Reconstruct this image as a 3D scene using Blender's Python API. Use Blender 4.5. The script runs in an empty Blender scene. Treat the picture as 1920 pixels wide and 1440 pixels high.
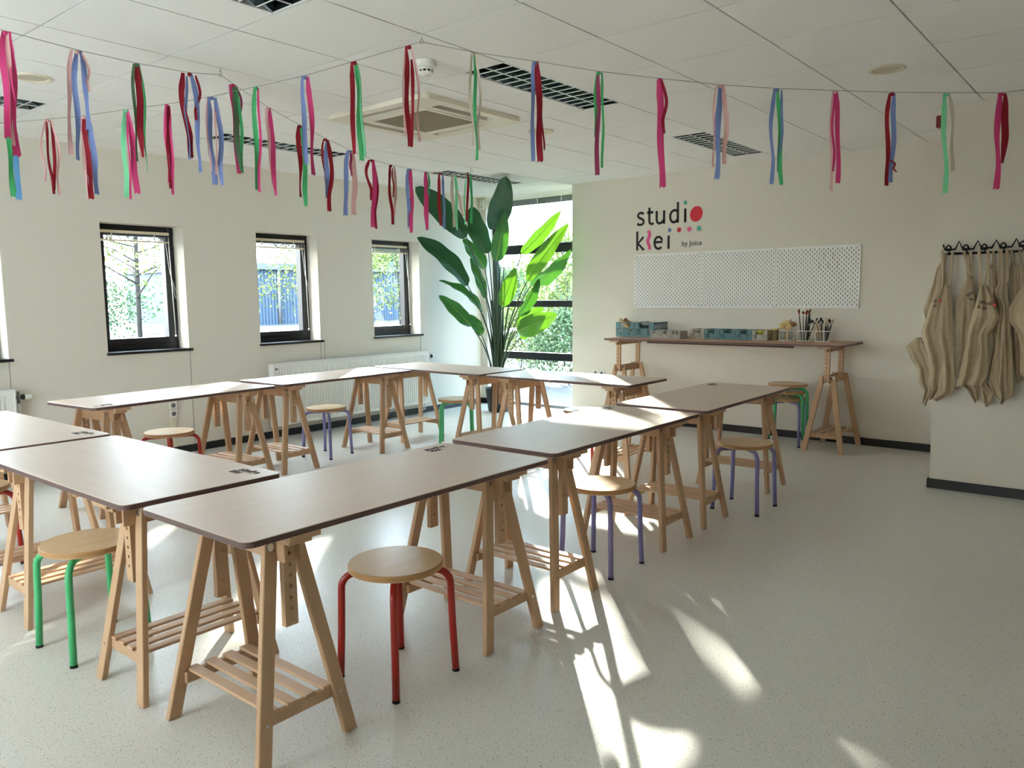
import bpy, bmesh, math, random
from mathutils import Vector, Matrix
PI = math.pi
C = bpy.context.scene.collection
S = bpy.context.scene

# ------------------------------------------------------------------ camera
cam = bpy.data.objects.new('camera', bpy.data.cameras.new('camera'))
C.objects.link(cam)
cam.data.sensor_width = 36.0
cam.data.sensor_fit = 'HORIZONTAL'
cam.data.lens = 36.0 * 1476.55 / 1920.0
cam.data.clip_start = 0.05
cam.data.clip_end = 400
yaw, pit, rol = -0.68552, -0.11157, -0.01098
fw = Vector((math.sin(yaw) * math.cos(pit), math.cos(yaw) * math.cos(pit), math.sin(pit)))
rt = Vector((math.cos(yaw), -math.sin(yaw), 0))
up = rt.cross(fw)
r2 = rt * math.cos(rol) + up * math.sin(rol)
u2 = -rt * math.sin(rol) + up * math.cos(rol)
CAM = Vector((3.9575, -2.1311, 1.3673))
cam.matrix_world = Matrix(((r2.x, u2.x, -fw.x, CAM.x), (r2.y, u2.y, -fw.y, CAM.y), (r2.z, u2.z, -fw.z, CAM.z), (0, 0, 0, 1)))
S.camera = cam

# ------------------------------------------------------------------ sky, sun, exposure
S.view_settings.view_transform = 'Standard'
S.view_settings.look = 'None'
S.view_settings.gamma = 1.0
S.view_settings.use_curve_mapping = False
S.view_settings.exposure = 2.25
S.cycles.use_denoising = True
S.cycles.max_bounces = 14
S.cycles.diffuse_bounces = 8
S.cycles.transparent_max_bounces = 16
S.cycles.sample_clamp_indirect = 12.0
S.cycles.caustics_reflective = False
S.cycles.caustics_refractive = False
world = bpy.data.worlds.new('sky')
S.world = world
world.use_nodes = True
wn = world.node_tree
bg = wn.nodes['Background']
tc = wn.nodes.new('ShaderNodeTexCoord')
# hazy sky, brightness shaped by direction to balance room light, dimmer beyond the corner window
SUN_AZ, SUN_EL = math.radians(42), math.radians(17.0)
dp = wn.nodes.new('ShaderNodeVectorMath'); dp.operation = 'DOT_PRODUCT'
dp.inputs[1].default_value = (-0.6, -0.8, 0.0)
rp = wn.nodes.new('ShaderNodeValToRGB')
mr = wn.nodes.new('ShaderNodeMapRange')
mr.inputs['From Min'].default_value = -1.0
mr.inputs['From Max'].default_value = 1.0
wn.links.new(tc.outputs['Generated'], dp.inputs[0])
wn.links.new(dp.outputs['Value'], mr.inputs['Value'])
wn.links.new(mr.outputs['Result'], rp.inputs[0])
rp.color_ramp.elements[0].position = 0.0
rp.color_ramp.elements[0].color = (0.026, 0.044, 0.062, 1)
rp.color_ramp.elements[1].position = 1.0
rp.color_ramp.elements[1].color = (0.13, 0.125, 0.12, 1)
e = rp.color_ramp.elements.new(0.36); e.color = (0.110, 0.150, 0.190, 1)
e = rp.color_ramp.elements.new(0.75); e.color = (0.40, 0.44, 0.49, 1)
wn.links.new(rp.outputs['Color'], bg.inputs['Color'])
bg.inputs['Strength'].default_value = 24.0
sun = bpy.data.objects.new('sun', bpy.data.lights.new('sun', 'SUN'))
C.objects.link(sun)
sun.data.energy = 6.5
sun.data.angle = math.radians(1.2)
sun.data.color = (1.0, 0.95, 0.84)
sd = Vector((math.sin(SUN_AZ) * math.cos(SUN_EL), -math.cos(SUN_AZ) * math.cos(SUN_EL), -math.sin(SUN_EL)))
sun.rotation_euler = sd.to_track_quat('-Z', 'Y').to_euler()

# ------------------------------------------------------------------ helpers
def lin(c):
    return tuple((v / 12.92 if v <= 0.04045 else ((v + 0.055) / 1.055) ** 2.4) for v in [k / 255.0 for k in c])

MATS = {}
def mat(name, rgb, rough=0.6, metal=0.0, noise=None, bump=None, spec=0.5, lin_rgb=None):
    """rgb in sRGB bytes; noise = (scale xyz, amount, rgb2) mixes a second colour; bump = (scale, strength)"""
    if name in MATS:
        return MATS[name]
    m = bpy.data.materials.new(name)
    m.use_nodes = True
    nt = m.node_tree
    b = nt.nodes['Principled BSDF']
    col = lin_rgb or lin(rgb)
    b.inputs['Base Color'].default_value = (*col, 1)
    b.inputs['Roughness'].default_value = rough
    b.inputs['Metallic'].default_value = metal
    b.inputs['Specular IOR Level'].default_value = spec
    if noise or bump:
        t = nt.nodes.new('ShaderNodeTexCoord')
    if noise:
        sc, amt, c2 = noise
        mp = nt.nodes.new('ShaderNodeMapping')
        mp.inputs['Scale'].default_value = sc
        nz = nt.nodes.new('ShaderNodeTexNoise')
        nz.inputs['Scale'].default_value = 1.0
        nz.inputs['Detail'].default_value = 5.0
        cr = nt.nodes.new('ShaderNodeValToRGB')
        cr.color_ramp.elements[0].position = 0.5 - 0.5 * amt
        cr.color_ramp.elements[1].position = 0.5 + 0.5 * amt
        cr.color_ramp.elements[0].color = (*col, 1)
        cr.color_ramp.elements[1].color = (*lin(c2), 1)
        nt.links.new(t.outputs['Object'], mp.inputs[0])
        nt.links.new(mp.outputs[0], nz.inputs['Vector'])
        nt.links.new(nz.outputs['Fac'], cr.inputs[0])
        nt.links.new(cr.outputs[0], b.inputs['Base Color'])
    if bump:
        nb = nt.nodes.new('ShaderNodeTexNoise')
        nb.inputs['Scale'].default_value = bump[0]
        nb.inputs['Detail'].default_value = 4
        bp = nt.nodes.new('ShaderNodeBump')
        bp.inputs['Strength'].default_value = bump[1]
        bp.inputs['Distance'].default_value = 0.01
        nt.links.new(t.outputs['Object'], nb.inputs['Vector'])
        nt.links.new(nb.outputs['Fac'], bp.inputs['Height'])
        nt.links.new(bp.outputs[0], b.inputs['Normal'])
    MATS[name] = m
    return m

class MB:
    """collects shapes into one bmesh"""
    def __init__(self):
        self.bm = bmesh.new()
        self.mi = 0
    def _f(self, vs, smooth=False):
        try:
            f = self.bm.faces.new(vs)
        except ValueError:
            return None
        f.material_index = self.mi
        f.smooth = smooth
        return f
    def hexa(self, a, b):
        """two quads a (4 pts) and b (4 pts) joined to a solid"""
        va = [self.bm.verts.new(p) for p in a]
        vb = [self.bm.verts.new(p) for p in b]
        self._f(va[::-1]); self._f(vb)
        for i in range(4):
            j = (i + 1) % 4
            self._f([va[i], va[j], vb[j], vb[i]])
        return self
    def box(self, x0, x1, y0, y1, z0, z1):
        if x0 > x1: x0, x1 = x1, x0
        if y0 > y1: y0, y1 = y1, y0
        if z0 > z1: z0, z1 = z1, z0
        return self.hexa([(x0, y0, z0), (x1, y0, z0), (x1, y1, z0), (x0, y1, z0)],
                         [(x0, y0, z1), (x1, y0, z1), (x1, y1, z1), (x0, y1, z1)])
    def post(self, p0, p1, wx, wy):
        """a bar from p0 up to p1 whose ends are cut level"""
        q = lambda p: [(p[0] - wx / 2, p[1] - wy / 2, p[2]), (p[0] + wx / 2, p[1] - wy / 2, p[2]),
                       (p[0] + wx / 2, p[1] + wy / 2, p[2]), (p[0] - wx / 2, p[1] + wy / 2, p[2])]
        return self.hexa(q(p0), q(p1))
    def bar(self, p0, p1, w, h, upv=(0, 0, 1)):
        p0, p1 = Vector(p0), Vector(p1)
        d = (p1 - p0).normalized()
        s = d.cross(Vector(upv))
        if s.length < 1e-4: s = d.cross(Vector((0, 1, 0)))
        s.normalize(); n = s.cross(d).normalized()
        q = lambda p: [p - s * w / 2 - n * h / 2, p + s * w / 2 - n * h / 2, p + s * w / 2 + n * h / 2, p - s * w / 2 + n * h / 2]
        return self.hexa(q(p0), q(p1))
    def prism(self, pts, axis, a, b):
        """polygon pts (2-D) extruded from a to b along axis; for 'x' pts=(y,z), 'y' (x,z), 'z' (x,y)"""
        mk = {'x': lambda p, t: (t, p[0], p[1]), 'y': lambda p, t: (p[0], t, p[1]), 'z': lambda p, t: (p[0], p[1], t)}[axis]
        va = [self.bm.verts.new(mk(p, a)) for p in pts]
        vb = [self.bm.verts.new(mk(p, b)) for p in pts]
        self._f(va[::-1]); self._f(vb)
        n = len(pts)
        for i in range(n):
            self._f([va[i], va[(i + 1) % n], vb[(i + 1) % n], vb[i]])
        return self
    def tube(self, pts, r, n=10, cap=True):
        pts = [Vector(p) for p in pts]
        rr = r if isinstance(r, (list, tuple)) else [r] * len(pts)
        rings = []
        ref = None
        for i, p in enumerate(pts):
            d = (pts[min(i + 1, len(pts) - 1)] - pts[max(i - 1, 0)]).normalized()
            if ref is None:
                ref = d.orthogonal().normalized()
            else:
                ref = (ref - d * ref.dot(d))
                ref = ref.normalized() if ref.length > 1e-5 else d.orthogonal().normalized()
            o = d.cross(ref)
            rings.append([self.bm.verts.new(p + (ref * math.cos(2 * PI * k / n) + o * math.sin(2 * PI * k / n)) * rr[i]) for k in range(n)])
        for a, b in zip(rings, rings[1:]):
            for k in range(n):
                self._f([a[k], a[(k + 1) % n], b[(k + 1) % n], b[k]], True)
        if cap:
            self._f(rings[0][::-1]); self._f(rings[-1])
        return self
    def lathe(self, prof, n=32, c=(0, 0, 0), smooth=False, cap=True):
        """prof: list of (r, z)"""
        rings = []
        for r, z in prof:
            rings.append([self.bm.verts.new((c[0] + r * math.cos(2 * PI * k / n), c[1] + r * math.sin(2 * PI * k / n), c[2] + z)) for k in range(n)])
        for a, b in zip(rings, rings[1:]):
            for k in range(n):
                self._f([a[k], a[(k + 1) % n], b[(k + 1) % n], b[k]], smooth)
        if cap:
            self._f(rings[0][::-1]); self._f(rings[-1])
        return self
    def grid(self, P, smooth=True):
        """P: rows of points"""
        V = [[self.bm.verts.new(p) for p in row] for row in P]
        for i in range(len(V) - 1):
            for j in range(len(V[0]) - 1):
                self._f([V[i][j], V[i][j + 1], V[i + 1][j + 1], V[i + 1][j]], smooth)
        return self
    def torus(self, c, R, r, n=28, m=8, axis='z'):
        pts = []
        for k in range(n + 1):
            a = 2 * PI * k / n
            if axis == 'z': pts.append((c[0] + R * math.cos(a), c[1] + R * math.sin(a), c[2]))
            elif axis == 'y': pts.append((c[0] + R * math.cos(a), c[1], c[2] + R * math.sin(a)))
            else: pts.append((c[0], c[1] + R * math.cos(a), c[2] + R * math.sin(a)))
        return self.tube(pts, r, m, cap=False)
    def plate(self, outer, holes, t, frame):
        """flat plate with holes; frame(p2d, t)->3-D point, thickness t"""
        b2 = bmesh.new()
        es = []
        for loop in [outer] + holes:
            vs = [b2.verts.new((p[0], p[1], 0)) for p in loop]
            for i in range(len(vs)):
                es.append(b2.edges.new((vs[i], vs[(i + 1) % len(vs)])))
        bmesh.ops.triangle_fill(b2, use_beauty=False, use_dissolve=False, edges=es)
        b2.verts.index_update()
        V0 = [self.bm.verts.new(frame((v.co.x, v.co.y), 0)) for v in b2.verts]
        V1 = [self.bm.verts.new(frame((v.co.x, v.co.y), t)) for v in b2.verts]
        for f in b2.faces:
            self._f([V0[v.index] for v in f.verts][::-1])
            self._f([V1[v.index] for v in f.verts])
        k = 0
        for loop in [outer] + holes:
            n = len(loop)
            for i in range(n):
                a, b = k + i, k + (i + 1) % n
                self._f([V0[a], V0[b], V1[b], V1[a]])
            k += n
        b2.free()
        return self
    def bevel(self, w, seg=2, ang=30):
        bm = self.bm
        bm.normal_update()
        es = [e for e in bm.edges if len(e.link_faces) == 2 and e.calc_face_angle(0) > math.radians(ang)]
        bmesh.ops.bevel(bm, geom=es, offset=w, segments=seg, profile=0.5, affect='EDGES', clamp_overlap=True)
        return self
    def build(self, name, mats, parent=None, loc=None, rot=None):
        bm = self.bm
        bmesh.ops.recalc_face_normals(bm, faces=bm.faces[:])
        me = bpy.data.meshes.new(name)
        bm.to_mesh(me); bm.free()
        for m in (mats if isinstance(mats, (list, tuple)) else [mats]):
            me.materials.append(m)
        o = bpy.data.objects.new(name, me)
        C.objects.link(o)
        if parent: o.parent = parent
        if loc: o.location = loc
        if rot: o.rotation_euler = rot
        return o

def tag(o, label=None, cat=None, group=None, kind=None):
    if label: o['label'] = label
    if cat: o['category'] = cat
    if group: o['group'] = group
    if kind: o['kind'] = kind
    return o
def thing(name, loc, rz=0.0, label=None, cat=None, group=None, kind=None):
    o = bpy.data.objects.new(name, None)
    o.empty_display_size = 0.1
    C.objects.link(o)
    o.location = loc
    o.rotation_euler = (0, 0, rz)
    return tag(o, label, cat, group, kind)
KIDS = {}
def kids(o):
    return [c for c in bpy.data.objects if c.parent == o]
def copy_tree(o, parent=None):
    """a thing, its parts and their sub-parts; mesh data shared"""
    c = o.copy(); C.objects.link(c)
    if parent is not None: c.parent = parent
    if o.name_full not in KIDS: KIDS[o.name_full] = kids(o)
    for k in KIDS[o.name_full]: copy_tree(k, c)
    return c
def copy_to(o, loc, rz, label, group=None):
    c = copy_tree(o)
    c.location = loc
    c.rotation_euler = (0, 0, rz)
    c['label'] = label
    if group: c['group'] = group
    return c
def text(name, body, size, m, parent=None, ext=0.0006, off=0.0, spacing=1.0, mw=None):
    cu = bpy.data.curves.new(name, 'FONT')
    cu.body = body; cu.size = size; cu.extrude = ext; cu.offset = off; cu.space_character = spacing
    cu.resolution_u = 4
    o = bpy.data.objects.new(name, cu)
    C.objects.link(o)
    dg = bpy.context.evaluated_depsgraph_get(); dg.update()
    me = bpy.data.meshes.new_from_object(o.evaluated_get(dg))
    bpy.data.objects.remove(o); bpy.data.curves.remove(cu)
    me.name = name
    me.materials.clear(); me.materials.append(m)
    o = bpy.data.objects.new(name, me)
    C.objects.link(o)
    if parent: o.parent = parent
    if mw: o.matrix_local = mw
    return o
def circle(cx, cy, r, n=8, sx=1.0, sy=1.0):
    return [(cx + sx * r * math.cos(2 * PI * k / n), cy + sy * r * math.sin(2 * PI * k / n)) for k in range(n)]
def rrect(x0, x1, y0, y1, r, n=6):
    P = []
    for cx, cy, a0 in ((x1 - r, y1 - r, 0), (x0 + r, y1 - r, 90), (x0 + r, y0 + r, 180), (x1 - r, y0 + r, 270)):
        for k in range(n + 1):
            a = math.radians(a0 + 90.0 * k / n)
            P.append((cx + r * math.cos(a), cy + r * math.sin(a)))
    return P

# ------------------------------------------------------------------ materials
M_wall = mat('wall_paint', (216, 210, 197), 0.75, bump=(60, 0.06))
M_ceil = mat('ceiling_tile', (236, 236, 234), 0.85, bump=(180, 0.12))
M_tee = mat('ceiling_groove', (120, 122, 120), 0.7)
M_base = mat('black_skirting', (16, 18, 22), 0.45)
M_black = mat('black_frame', (14, 17, 22), 0.35)
M_white = mat('white_paint', (228, 228, 224), 0.45)
M_whitepl = mat('white_plastic', (225, 224, 216), 0.4)
M_cream = mat('cream_plastic', (214, 205, 182), 0.45)
M_grey = mat('grey_metal', (120, 122, 124), 0.4, 0.6)
M_steel = mat('steel', (200, 202, 205), 0.25, 1.0)
M_alu = mat('aluminium', (214, 220, 220), 0.4, 0.6)
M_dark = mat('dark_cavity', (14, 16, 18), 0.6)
M_birch = mat('birch', (190, 156, 122), 0.5, noise=((26, 26, 3), 0.9, (176, 140, 106)), bump=(90, 0.05))
M_slat = mat('birch_slat', (196, 162, 130), 0.5, noise=((4, 30, 30), 0.9, (188, 152, 118)))
M_seat = mat('birch_seat', (228, 202, 166), 0.25, noise=((30, 3, 30), 0.9, (212, 180, 138)))
M_seatedge = mat('seat_edge', (186, 142, 92), 0.5, noise=((4, 4, 300), 0.6, (150, 108, 66)))
M_ply = mat('ply_top', (203, 182, 164), 0.44, noise=((2.2, 26, 5), 0.75, (190, 168, 150)))
M_plyedge = mat('ply_edge', (104, 78, 72), 0.5, noise=((3, 3, 520), 0.5, (72, 52, 50)))
M_oak = mat('oak_board', (190, 150, 122), 0.5, noise=((2, 24, 8), 0.9, (168, 126, 100)))
M_burn = mat('burnt_logo', (58, 40, 32), 0.8)
M_legs = {'green': mat('green_tube', (62, 168, 106), 0.35), 'red': mat('red_tube', (152, 26, 16), 0.35),
          'purple': mat('purple_tube', (126, 122, 174), 0.35)}
M_rub = mat('rubber', (20, 20, 22), 0.8)
M_rib = {'pink': (200, 58, 116), 'pale': (218, 172, 168), 'red': (140, 10, 30), 'green': (66, 168, 102), 'mint': (122, 210, 156),
         'blue': (116, 134, 186), 'cream': (192, 182, 164), 'mauve': (150, 56, 94), 'olive': (84, 116, 84), 'sky': (92, 146, 190)}
def fabric(name, rgb):
    m = mat(name, rgb, 0.8)
    nt = m.node_tree
    b = nt.nodes['Principled BSDF']
    tr = nt.nodes.new('ShaderNodeBsdfTranslucent')
    tr.inputs['Color'].default_value = (*lin(rgb), 1)
    mx = nt.nodes.new('ShaderNodeMixShader')
    mx.inputs[0].default_value = 0.2
    nt.links.new(b.outputs[0], mx.inputs[1]); nt.links.new(tr.outputs[0], mx.inputs[2])
    nt.links.new(mx.outputs[0], nt.nodes['Material Output'].inputs[0])
    return m
M_rib = {k: fabric('ribbon_' + k, v) for k, v in M_rib.items()}
M_linen = mat('linen', (186, 168, 140), 0.9, noise=((40, 40, 40), 0.8, (168, 150, 122)), bump=(240, 0.25))
def glass_mat():
    m = bpy.data.materials.new('window_glass'); m.use_nodes = True
    nt = m.node_tree; nt.nodes.clear()
    o = nt.nodes.new('ShaderNodeOutputMaterial')
    t = nt.nodes.new('ShaderNodeBsdfTransparent'); t.inputs[0].default_value = (0.94, 0.97, 0.96, 1)
    g = nt.nodes.new('ShaderNodeBsdfGlossy'); g.inputs['Roughness'].default_value = 0.02
    x = nt.nodes.new('ShaderNodeMixShader'); x.inputs[0].default_value = 0.05
    nt.links.new(t.outputs[0], x.inputs[1]); nt.links.new(g.outputs[0], x.inputs[2]); nt.links.new(x.outputs[0], o.inputs[0])
    return m
M_glass = glass_mat()
def floor_mat():
    m = mat('floor_vinyl', (214, 211, 203), 0.3)
    nt = m.node_tree; b = nt.nodes['Principled BSDF']
    t = nt.nodes.new('ShaderNodeTexCoord')
    v = nt.nodes.new('ShaderNodeTexVoronoi'); v.inputs['Scale'].default_value = 70
    cr = nt.nodes.new('ShaderNodeValToRGB')
    cr.color_ramp.elements[0].position = 0.10; cr.color_ramp.elements[0].color = (*lin((150, 146, 138)), 1)
    cr.color_ramp.elements[1].position = 0.22; cr.color_ramp.elements[1].color = (*lin((214, 211, 203)), 1)
    n = nt.nodes.new('ShaderNodeTexNoise'); n.inputs['Scale'].default_value = 160; n.inputs['Detail'].default_value = 3
    c2 = nt.nodes.new('ShaderNodeValToRGB')
    c2.color_ramp.elements[0].position = 0.35; c2.color_ramp.elements[0].color = (0.80, 0.80, 0.80, 1)
    c2.color_ramp.elements[1].position = 0.65; c2.color_ramp.elements[1].color = (1, 1, 1, 1)
    mx = nt.nodes.new('ShaderNodeMix'); mx.data_type = 'RGBA'; mx.blend_type = 'MULTIPLY'; mx.inputs[0].default_value = 1
    nt.links.new(t.outputs['Object'], v.inputs['Vector']); nt.links.new(t.outputs['Object'], n.inputs['Vector'])
    nt.links.new(v.outputs['Distance'], cr.inputs[0]); nt.links.new(n.outputs['Fac'], c2.inputs[0])
    nt.links.new(cr.outputs[0], mx.inputs[6]); nt.links.new(c2.outputs[0], mx.inputs[7])
    nt.links.new(mx.outputs[2], b.inputs['Base Color'])
    return m
M_floor = floor_mat()

# ------------------------------------------------------------------ the room
XL, YB, ZC, YC, XC = -2.73, 5.261, 2.594, 3.903, 2.79     # left wall, back wall, ceiling, nook wall front, nook wall corner
XR, YR = 6.4, -4.6                                         # the far right and rear of the room, behind the camera
WZ0, WZ1 = 0.933, 2.003
WIN = [0.786 + 1.435 * j for j in (2, 1, 0, -1, -2, -3)]  # starts of the left-hand windows along y
WW = 0.706
def struct(name, mb, m, parent=None):
    o = mb.build(name, m, parent)
    if parent is None: o['kind'] = 'structure'
    return o
struct('floor', MB().box(XL - 0.3, XR + 0.2, YR - 0.2, 5.62, -0.12, 0.0), M_floor)
# left wall with its window openings
mb = MB()
x0, x1 = XL - 0.27, XL
ys = sorted(WIN)
prev = YR
mb.box(x0, x1, YR, 5.62, 0, WZ0); mb.box(x0, x1, YR, 5.62, WZ1, ZC + 0.1)
for y in ys:
    mb.box(x0, x1, prev, y, WZ0, WZ1); prev = y + WW
mb.box(x0, x1, prev, 5.62, WZ0, WZ1)
struct('wall_left', mb, M_wall)
# back wall, right of the tall corner window
struct('wall_back', MB().box(-1.19, XR, YB, YB + 0.34, 0, ZC + 0.1), M_wall)
struct('wall_right', MB().box(XC, XR, YC, YB, 0, ZC + 0.1), M_wall)
struct('wall_corner', MB().box(XL, -2.62, 5.43, 5.62, 0, ZC + 0.1), M_wall)
# unseen rest of the room
mb = MB()
mb.box(XL - 0.27, XR, YR - 0.2, YR, 0, 0.9); mb.box(XL - 0.27, XR, YR - 0.2, YR, 2.1, ZC + 0.1)
FILL_WIN = [(0.2, 1.9)]  # opening added to let in fill light from behind the camera
px_ = XL - 0.27
for a, b in FILL_WIN:
    mb.box(px_, a, YR - 0.2, YR, 0.9, 2.1); px_ = b
mb.box(px_, XR, YR - 0.2, YR, 0.9, 2.1)
struct('wall_rear', mb, M_wall)
struct('wall_far_right', MB().box(XR, XR + 0.2, YR, YC + 0.1, 0, ZC + 0.1), M_wall)
# lintel over the corner window
struct('trim_1', MB().box(-2.62, -1.19, 5.50, 5.62, 2.555, ZC + 0.1), M_white)
# skirting
struct('baseboard_left', MB().box(XL, XL + 0.012, YR, 5.43, 0, 0.066), M_base)
struct('baseboard_back', MB().box(-1.19, XC, YB - 0.012, YB, 0, 0.066), M_base)
mb = MB(); mb.box(XC - 0.012, XR, YC - 0.012, YC, 0, 0.066); mb.box(XC - 0.012, XC, YC, YB, 0, 0.066)
struct('baseboard_right', mb, M_base)
mb = MB(); mb.box(XL, -2.608, 5.418, 5.43, 0, 0.066); mb.box(-2.62, -2.608, 5.43, 5.56, 0, 0.066)
struct('baseboard_corner', mb, M_base)
# panel joints of the left wall under the windows
for i, (y, z0, z1) in enumerate(((1.497, 0.07, 0.925), (2.925, 0.70, 0.925), (2.975, 0.70, 0.925), (4.36, 0.72, 0.925), (0.055, 0.70, 0.925))):
    struct('trim_%d' % (i + 2), MB().box(XL, XL + 0.0015, y - 0.003, y + 0.003, z0, z1), mat('joint', (150, 148, 138), 0.8))
# ceiling: tiles with grooves between them, open where fittings sit
M_mirror = mat('louvre_mirror', (150, 164, 168), .12, 1.0)
LIGHTS = [(0.9, 1.2), (0.9, 3.6), (0.9, -1.2), (-1.8, 1.2), (-1.8, 3.6), (-1.8, -1.2)]
AC = (-0.49, 0.46, 1.345, 2.295)
mb = MB()
g = 0.0045
def cut(x0, x1, y0, y1, holes):
    """rectangle minus holes -> list of rectangles"""
    R = [(x0, x1, y0, y1)]
    for hx0, hx1, hy0, hy1 in holes:
        N = []
        for a, b, c, d in R:
            if hx1 <= a or hx0 >= b or hy1 <= c or hy0 >= d: N.append((a, b, c, d)); continue
            if hx0 > a: N.append((a, hx0, c, d))
            if hx1 < b: N.append((hx1, b, c, d))
            m0, m1 = max(a, hx0), min(b, hx1)
            if hy0 > c: N.append((m0, m1, c, hy0))
            if hy1 < d: N.append((m0, m1, hy1, d))
        R = N
    return R
HOLES = [(x, x + 0.3, y, y + 1.2) for x, y in LIGHTS] + [(AC[0] + .02, AC[1] - .02, AC[2] + .02, AC[3] - .02)]
for i in range(-5, 11):
    for j in range(-8, 10):
        a, b, c, d = max(i * .6 + g, XL), min(i * .6 + .6 - g, XR), max(j * .6 + g, YR), min(j * .6 + .6 - g, 5.56)
        if b - a < .02 or d - c < .02: continue
        for q in cut(a, b, c, d, HOLES):
            if q[1] - q[0] > 0.008 and q[3] - q[2] > 0.008:
                mb.box(q[0], q[1], q[2], q[3], ZC, ZC + 0.012)
mb.mi = 1
for q in cut(XL - .2, XR + .1, YR - .1, 5.62, HOLES):
    mb.box(q[0], q[1], q[2], q[3], ZC + 0.0125, ZC + 0.03)
struct('ceiling', mb, [M_ceil, M_tee])
# the left wall's windows
M_slatg = mat('blind_slat', (74, 80, 82), 0.4, 0.3)
ORD = ['in the window nearest the tall plant', 'in the middle one of the three whole windows', 'in the leftmost whole window of the left wall', 'in the window cut by the left picture edge',
       'in the first window behind the camera', 'in the second window behind the camera']
for i, y in enumerate(WIN):
    fx0, fx1 = XL - 0.245, XL - 0.17
    w = thing('window_%d' % (i + 1), (fx1, y, WZ0), kind='structure')
    ox, oy, oz = fx1, y, WZ0
    def L(*a): return (a[0] - ox, a[1] - ox, a[2] - oy, a[3] - oy, a[4] - oz, a[5] - oz)
    mb = MB()
    y1, z0, z1 = y + WW, WZ0, WZ1
    fw_, fb = 0.05, 0.055
    mb.box(*L(fx0, fx1, y, y + fw_, z0, z1)); mb.box(*L(fx0, fx1, y1 - fw_, y1, z0, z1))
    mb.box(*L(fx0, fx1, y + fw_, y1 - fw_, z0, z0 + fb)); mb.box(*L(fx0, fx1, y + fw_, y1 - fw_, z1 - 0.04, z1))
    # opening sash inside the frame
    s0, s1 = fx0 + 0.01, fx1 + 0.012
    mb.box(*L(s0, s1, y + fw_, y + fw_ + .045, z0 + fb, z1 - .04)); mb.box(*L(s0, s1, y1 - fw_ - .045, y1 - fw_, z0 + fb, z1 - .04))
    mb.box(*L(s0, s1, y + fw_ + .045, y1 - fw_ - .045, z0 + fb, z0 + fb + .05)); mb.box(*L(s0, s1, y + fw_ + .045, y1 - fw_ - .045, z1 - .09, z1 - .04))
    mb.bevel(0.002, 1).build('window_frame', M_black, w)
    MB().box(*L(fx0 + .03, fx0 + .036, y + .09, y1 - .09, z0 + .1, z1 - .085)).build('pane', M_glass, w)
    mb = MB(); mb.box(*L(fx1 + 0.0005, fx1 + .012, y1 - .012, y1 - .006, z0 + .07, z0 + .16)); mb.box(*L(fx1 + 0.0005, fx1 + .012, y1 - .012, y1 - .006, z1 - .17, z1 - .07))
    mb.build('hinge', M_steel, w)
    MB().box(*L(fx1, XL + 0.03, y + 0.001, y1 + 0.0, z0, z0 + 0.002)).build('sill_bed', M_black, w)
    MB().box(*L(XL + 0.0005, XL + 0.03, y - 0.012, y1 + 0.025, z0 - 0.02, z0 + 0.0015)).bevel(.003, 1).build('window_sill', M_black, w)
    # the blind, pulled up
    b = thing('venetian_blind', (fx1 + .03, y, z1), 0, 'pulled-up dark slatted blind with cream rails ' + ORD[i], 'blind', 'pulled-up blinds of the left wall')
    ox, oz = fx1 + .03, z1
    bx0, bx1 = fx1 + .018, fx1 + .043
    MB().box(*L(bx0, bx1, y + .004, y1 - .06, z1 - .075, z1 - .05)).bevel(.002, 1).build('headrail', M_cream, b)
    mb = MB()
    for k in range(11):
        mb.box(*L(bx0 + .002, bx1 - .002, y + .006, y1 - .062, z1 - .081 - k * .0043, z1 - .079 - k * .0043))
    mb.build('slats', M_slatg, b)
    MB().box(*L(bx0, bx1, y + .004, y1 - .06, z1 - .142, z1 - .128)).bevel(.002, 1).build('bottom_rail', M_cream, b)
    for yy in (y + .14, y1 - .2):
        MB().box(*L(bx1 + .0005, bx1 + .003, yy, yy + .012, z1 - .128, z1 - .077)).build('clip', M_whitepl, b)
    xw = bx1 + .012
    MB().tube([(xw - ox, y1 - .075 - oy, -.09), (xw - ox + .004, y1 - .058 - oy, -.95)], .0035, 8).lathe([(.004, 0), (.009, -.005), (.010, -.012), (.004, -.02)], 10, (xw - ox + .004, y1 - .058 - oy, -.948)).build('wand', M_whitepl, b)
    mb = MB()
    mb.tube([(xw - ox, y1 - .11 - oy, -.09), (xw - ox + .01, y1 - .085 - oy, -.4), (xw - ox + .03, y1 - .02 - oy, -.66), (0.1, WW - .003, -.68)], .0013, 6)
    mb.tube([(xw - ox, y1 - .105 - oy, -.09), (xw - ox + .01, y1 - .09 - oy, -.35), (xw - ox + .02, y1 - .05 - oy, -.62), (0.1, WW - .003, -.68), (.108, WW - .003, -1.0)], .0013, 6)
    mb.build('cord', M_whitepl, b)
# made-up window in the unseen rear wall, added for fill light
for i, (a, b_) in enumerate(FILL_WIN):
    w = thing('window_%d' % (i + 10), (a, YR - .1, .9), kind='structure')
    mb = MB(); W_ = b_ - a
    mb.box(0, .06, -.03, .03, 0, 1.2); mb.box(W_ - .06, W_, -.03, .03, 0, 1.2); mb.box(.06, W_ - .06, -.03, .03, 0, .06); mb.box(.06, W_ - .06, -.03, .03, 1.14, 1.2)
    mb.build('window_frame', M_black, w)
    MB().box(.06, W_ - .06, -.004, .004, .06, 1.14).build('pane', M_glass, w)
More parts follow.
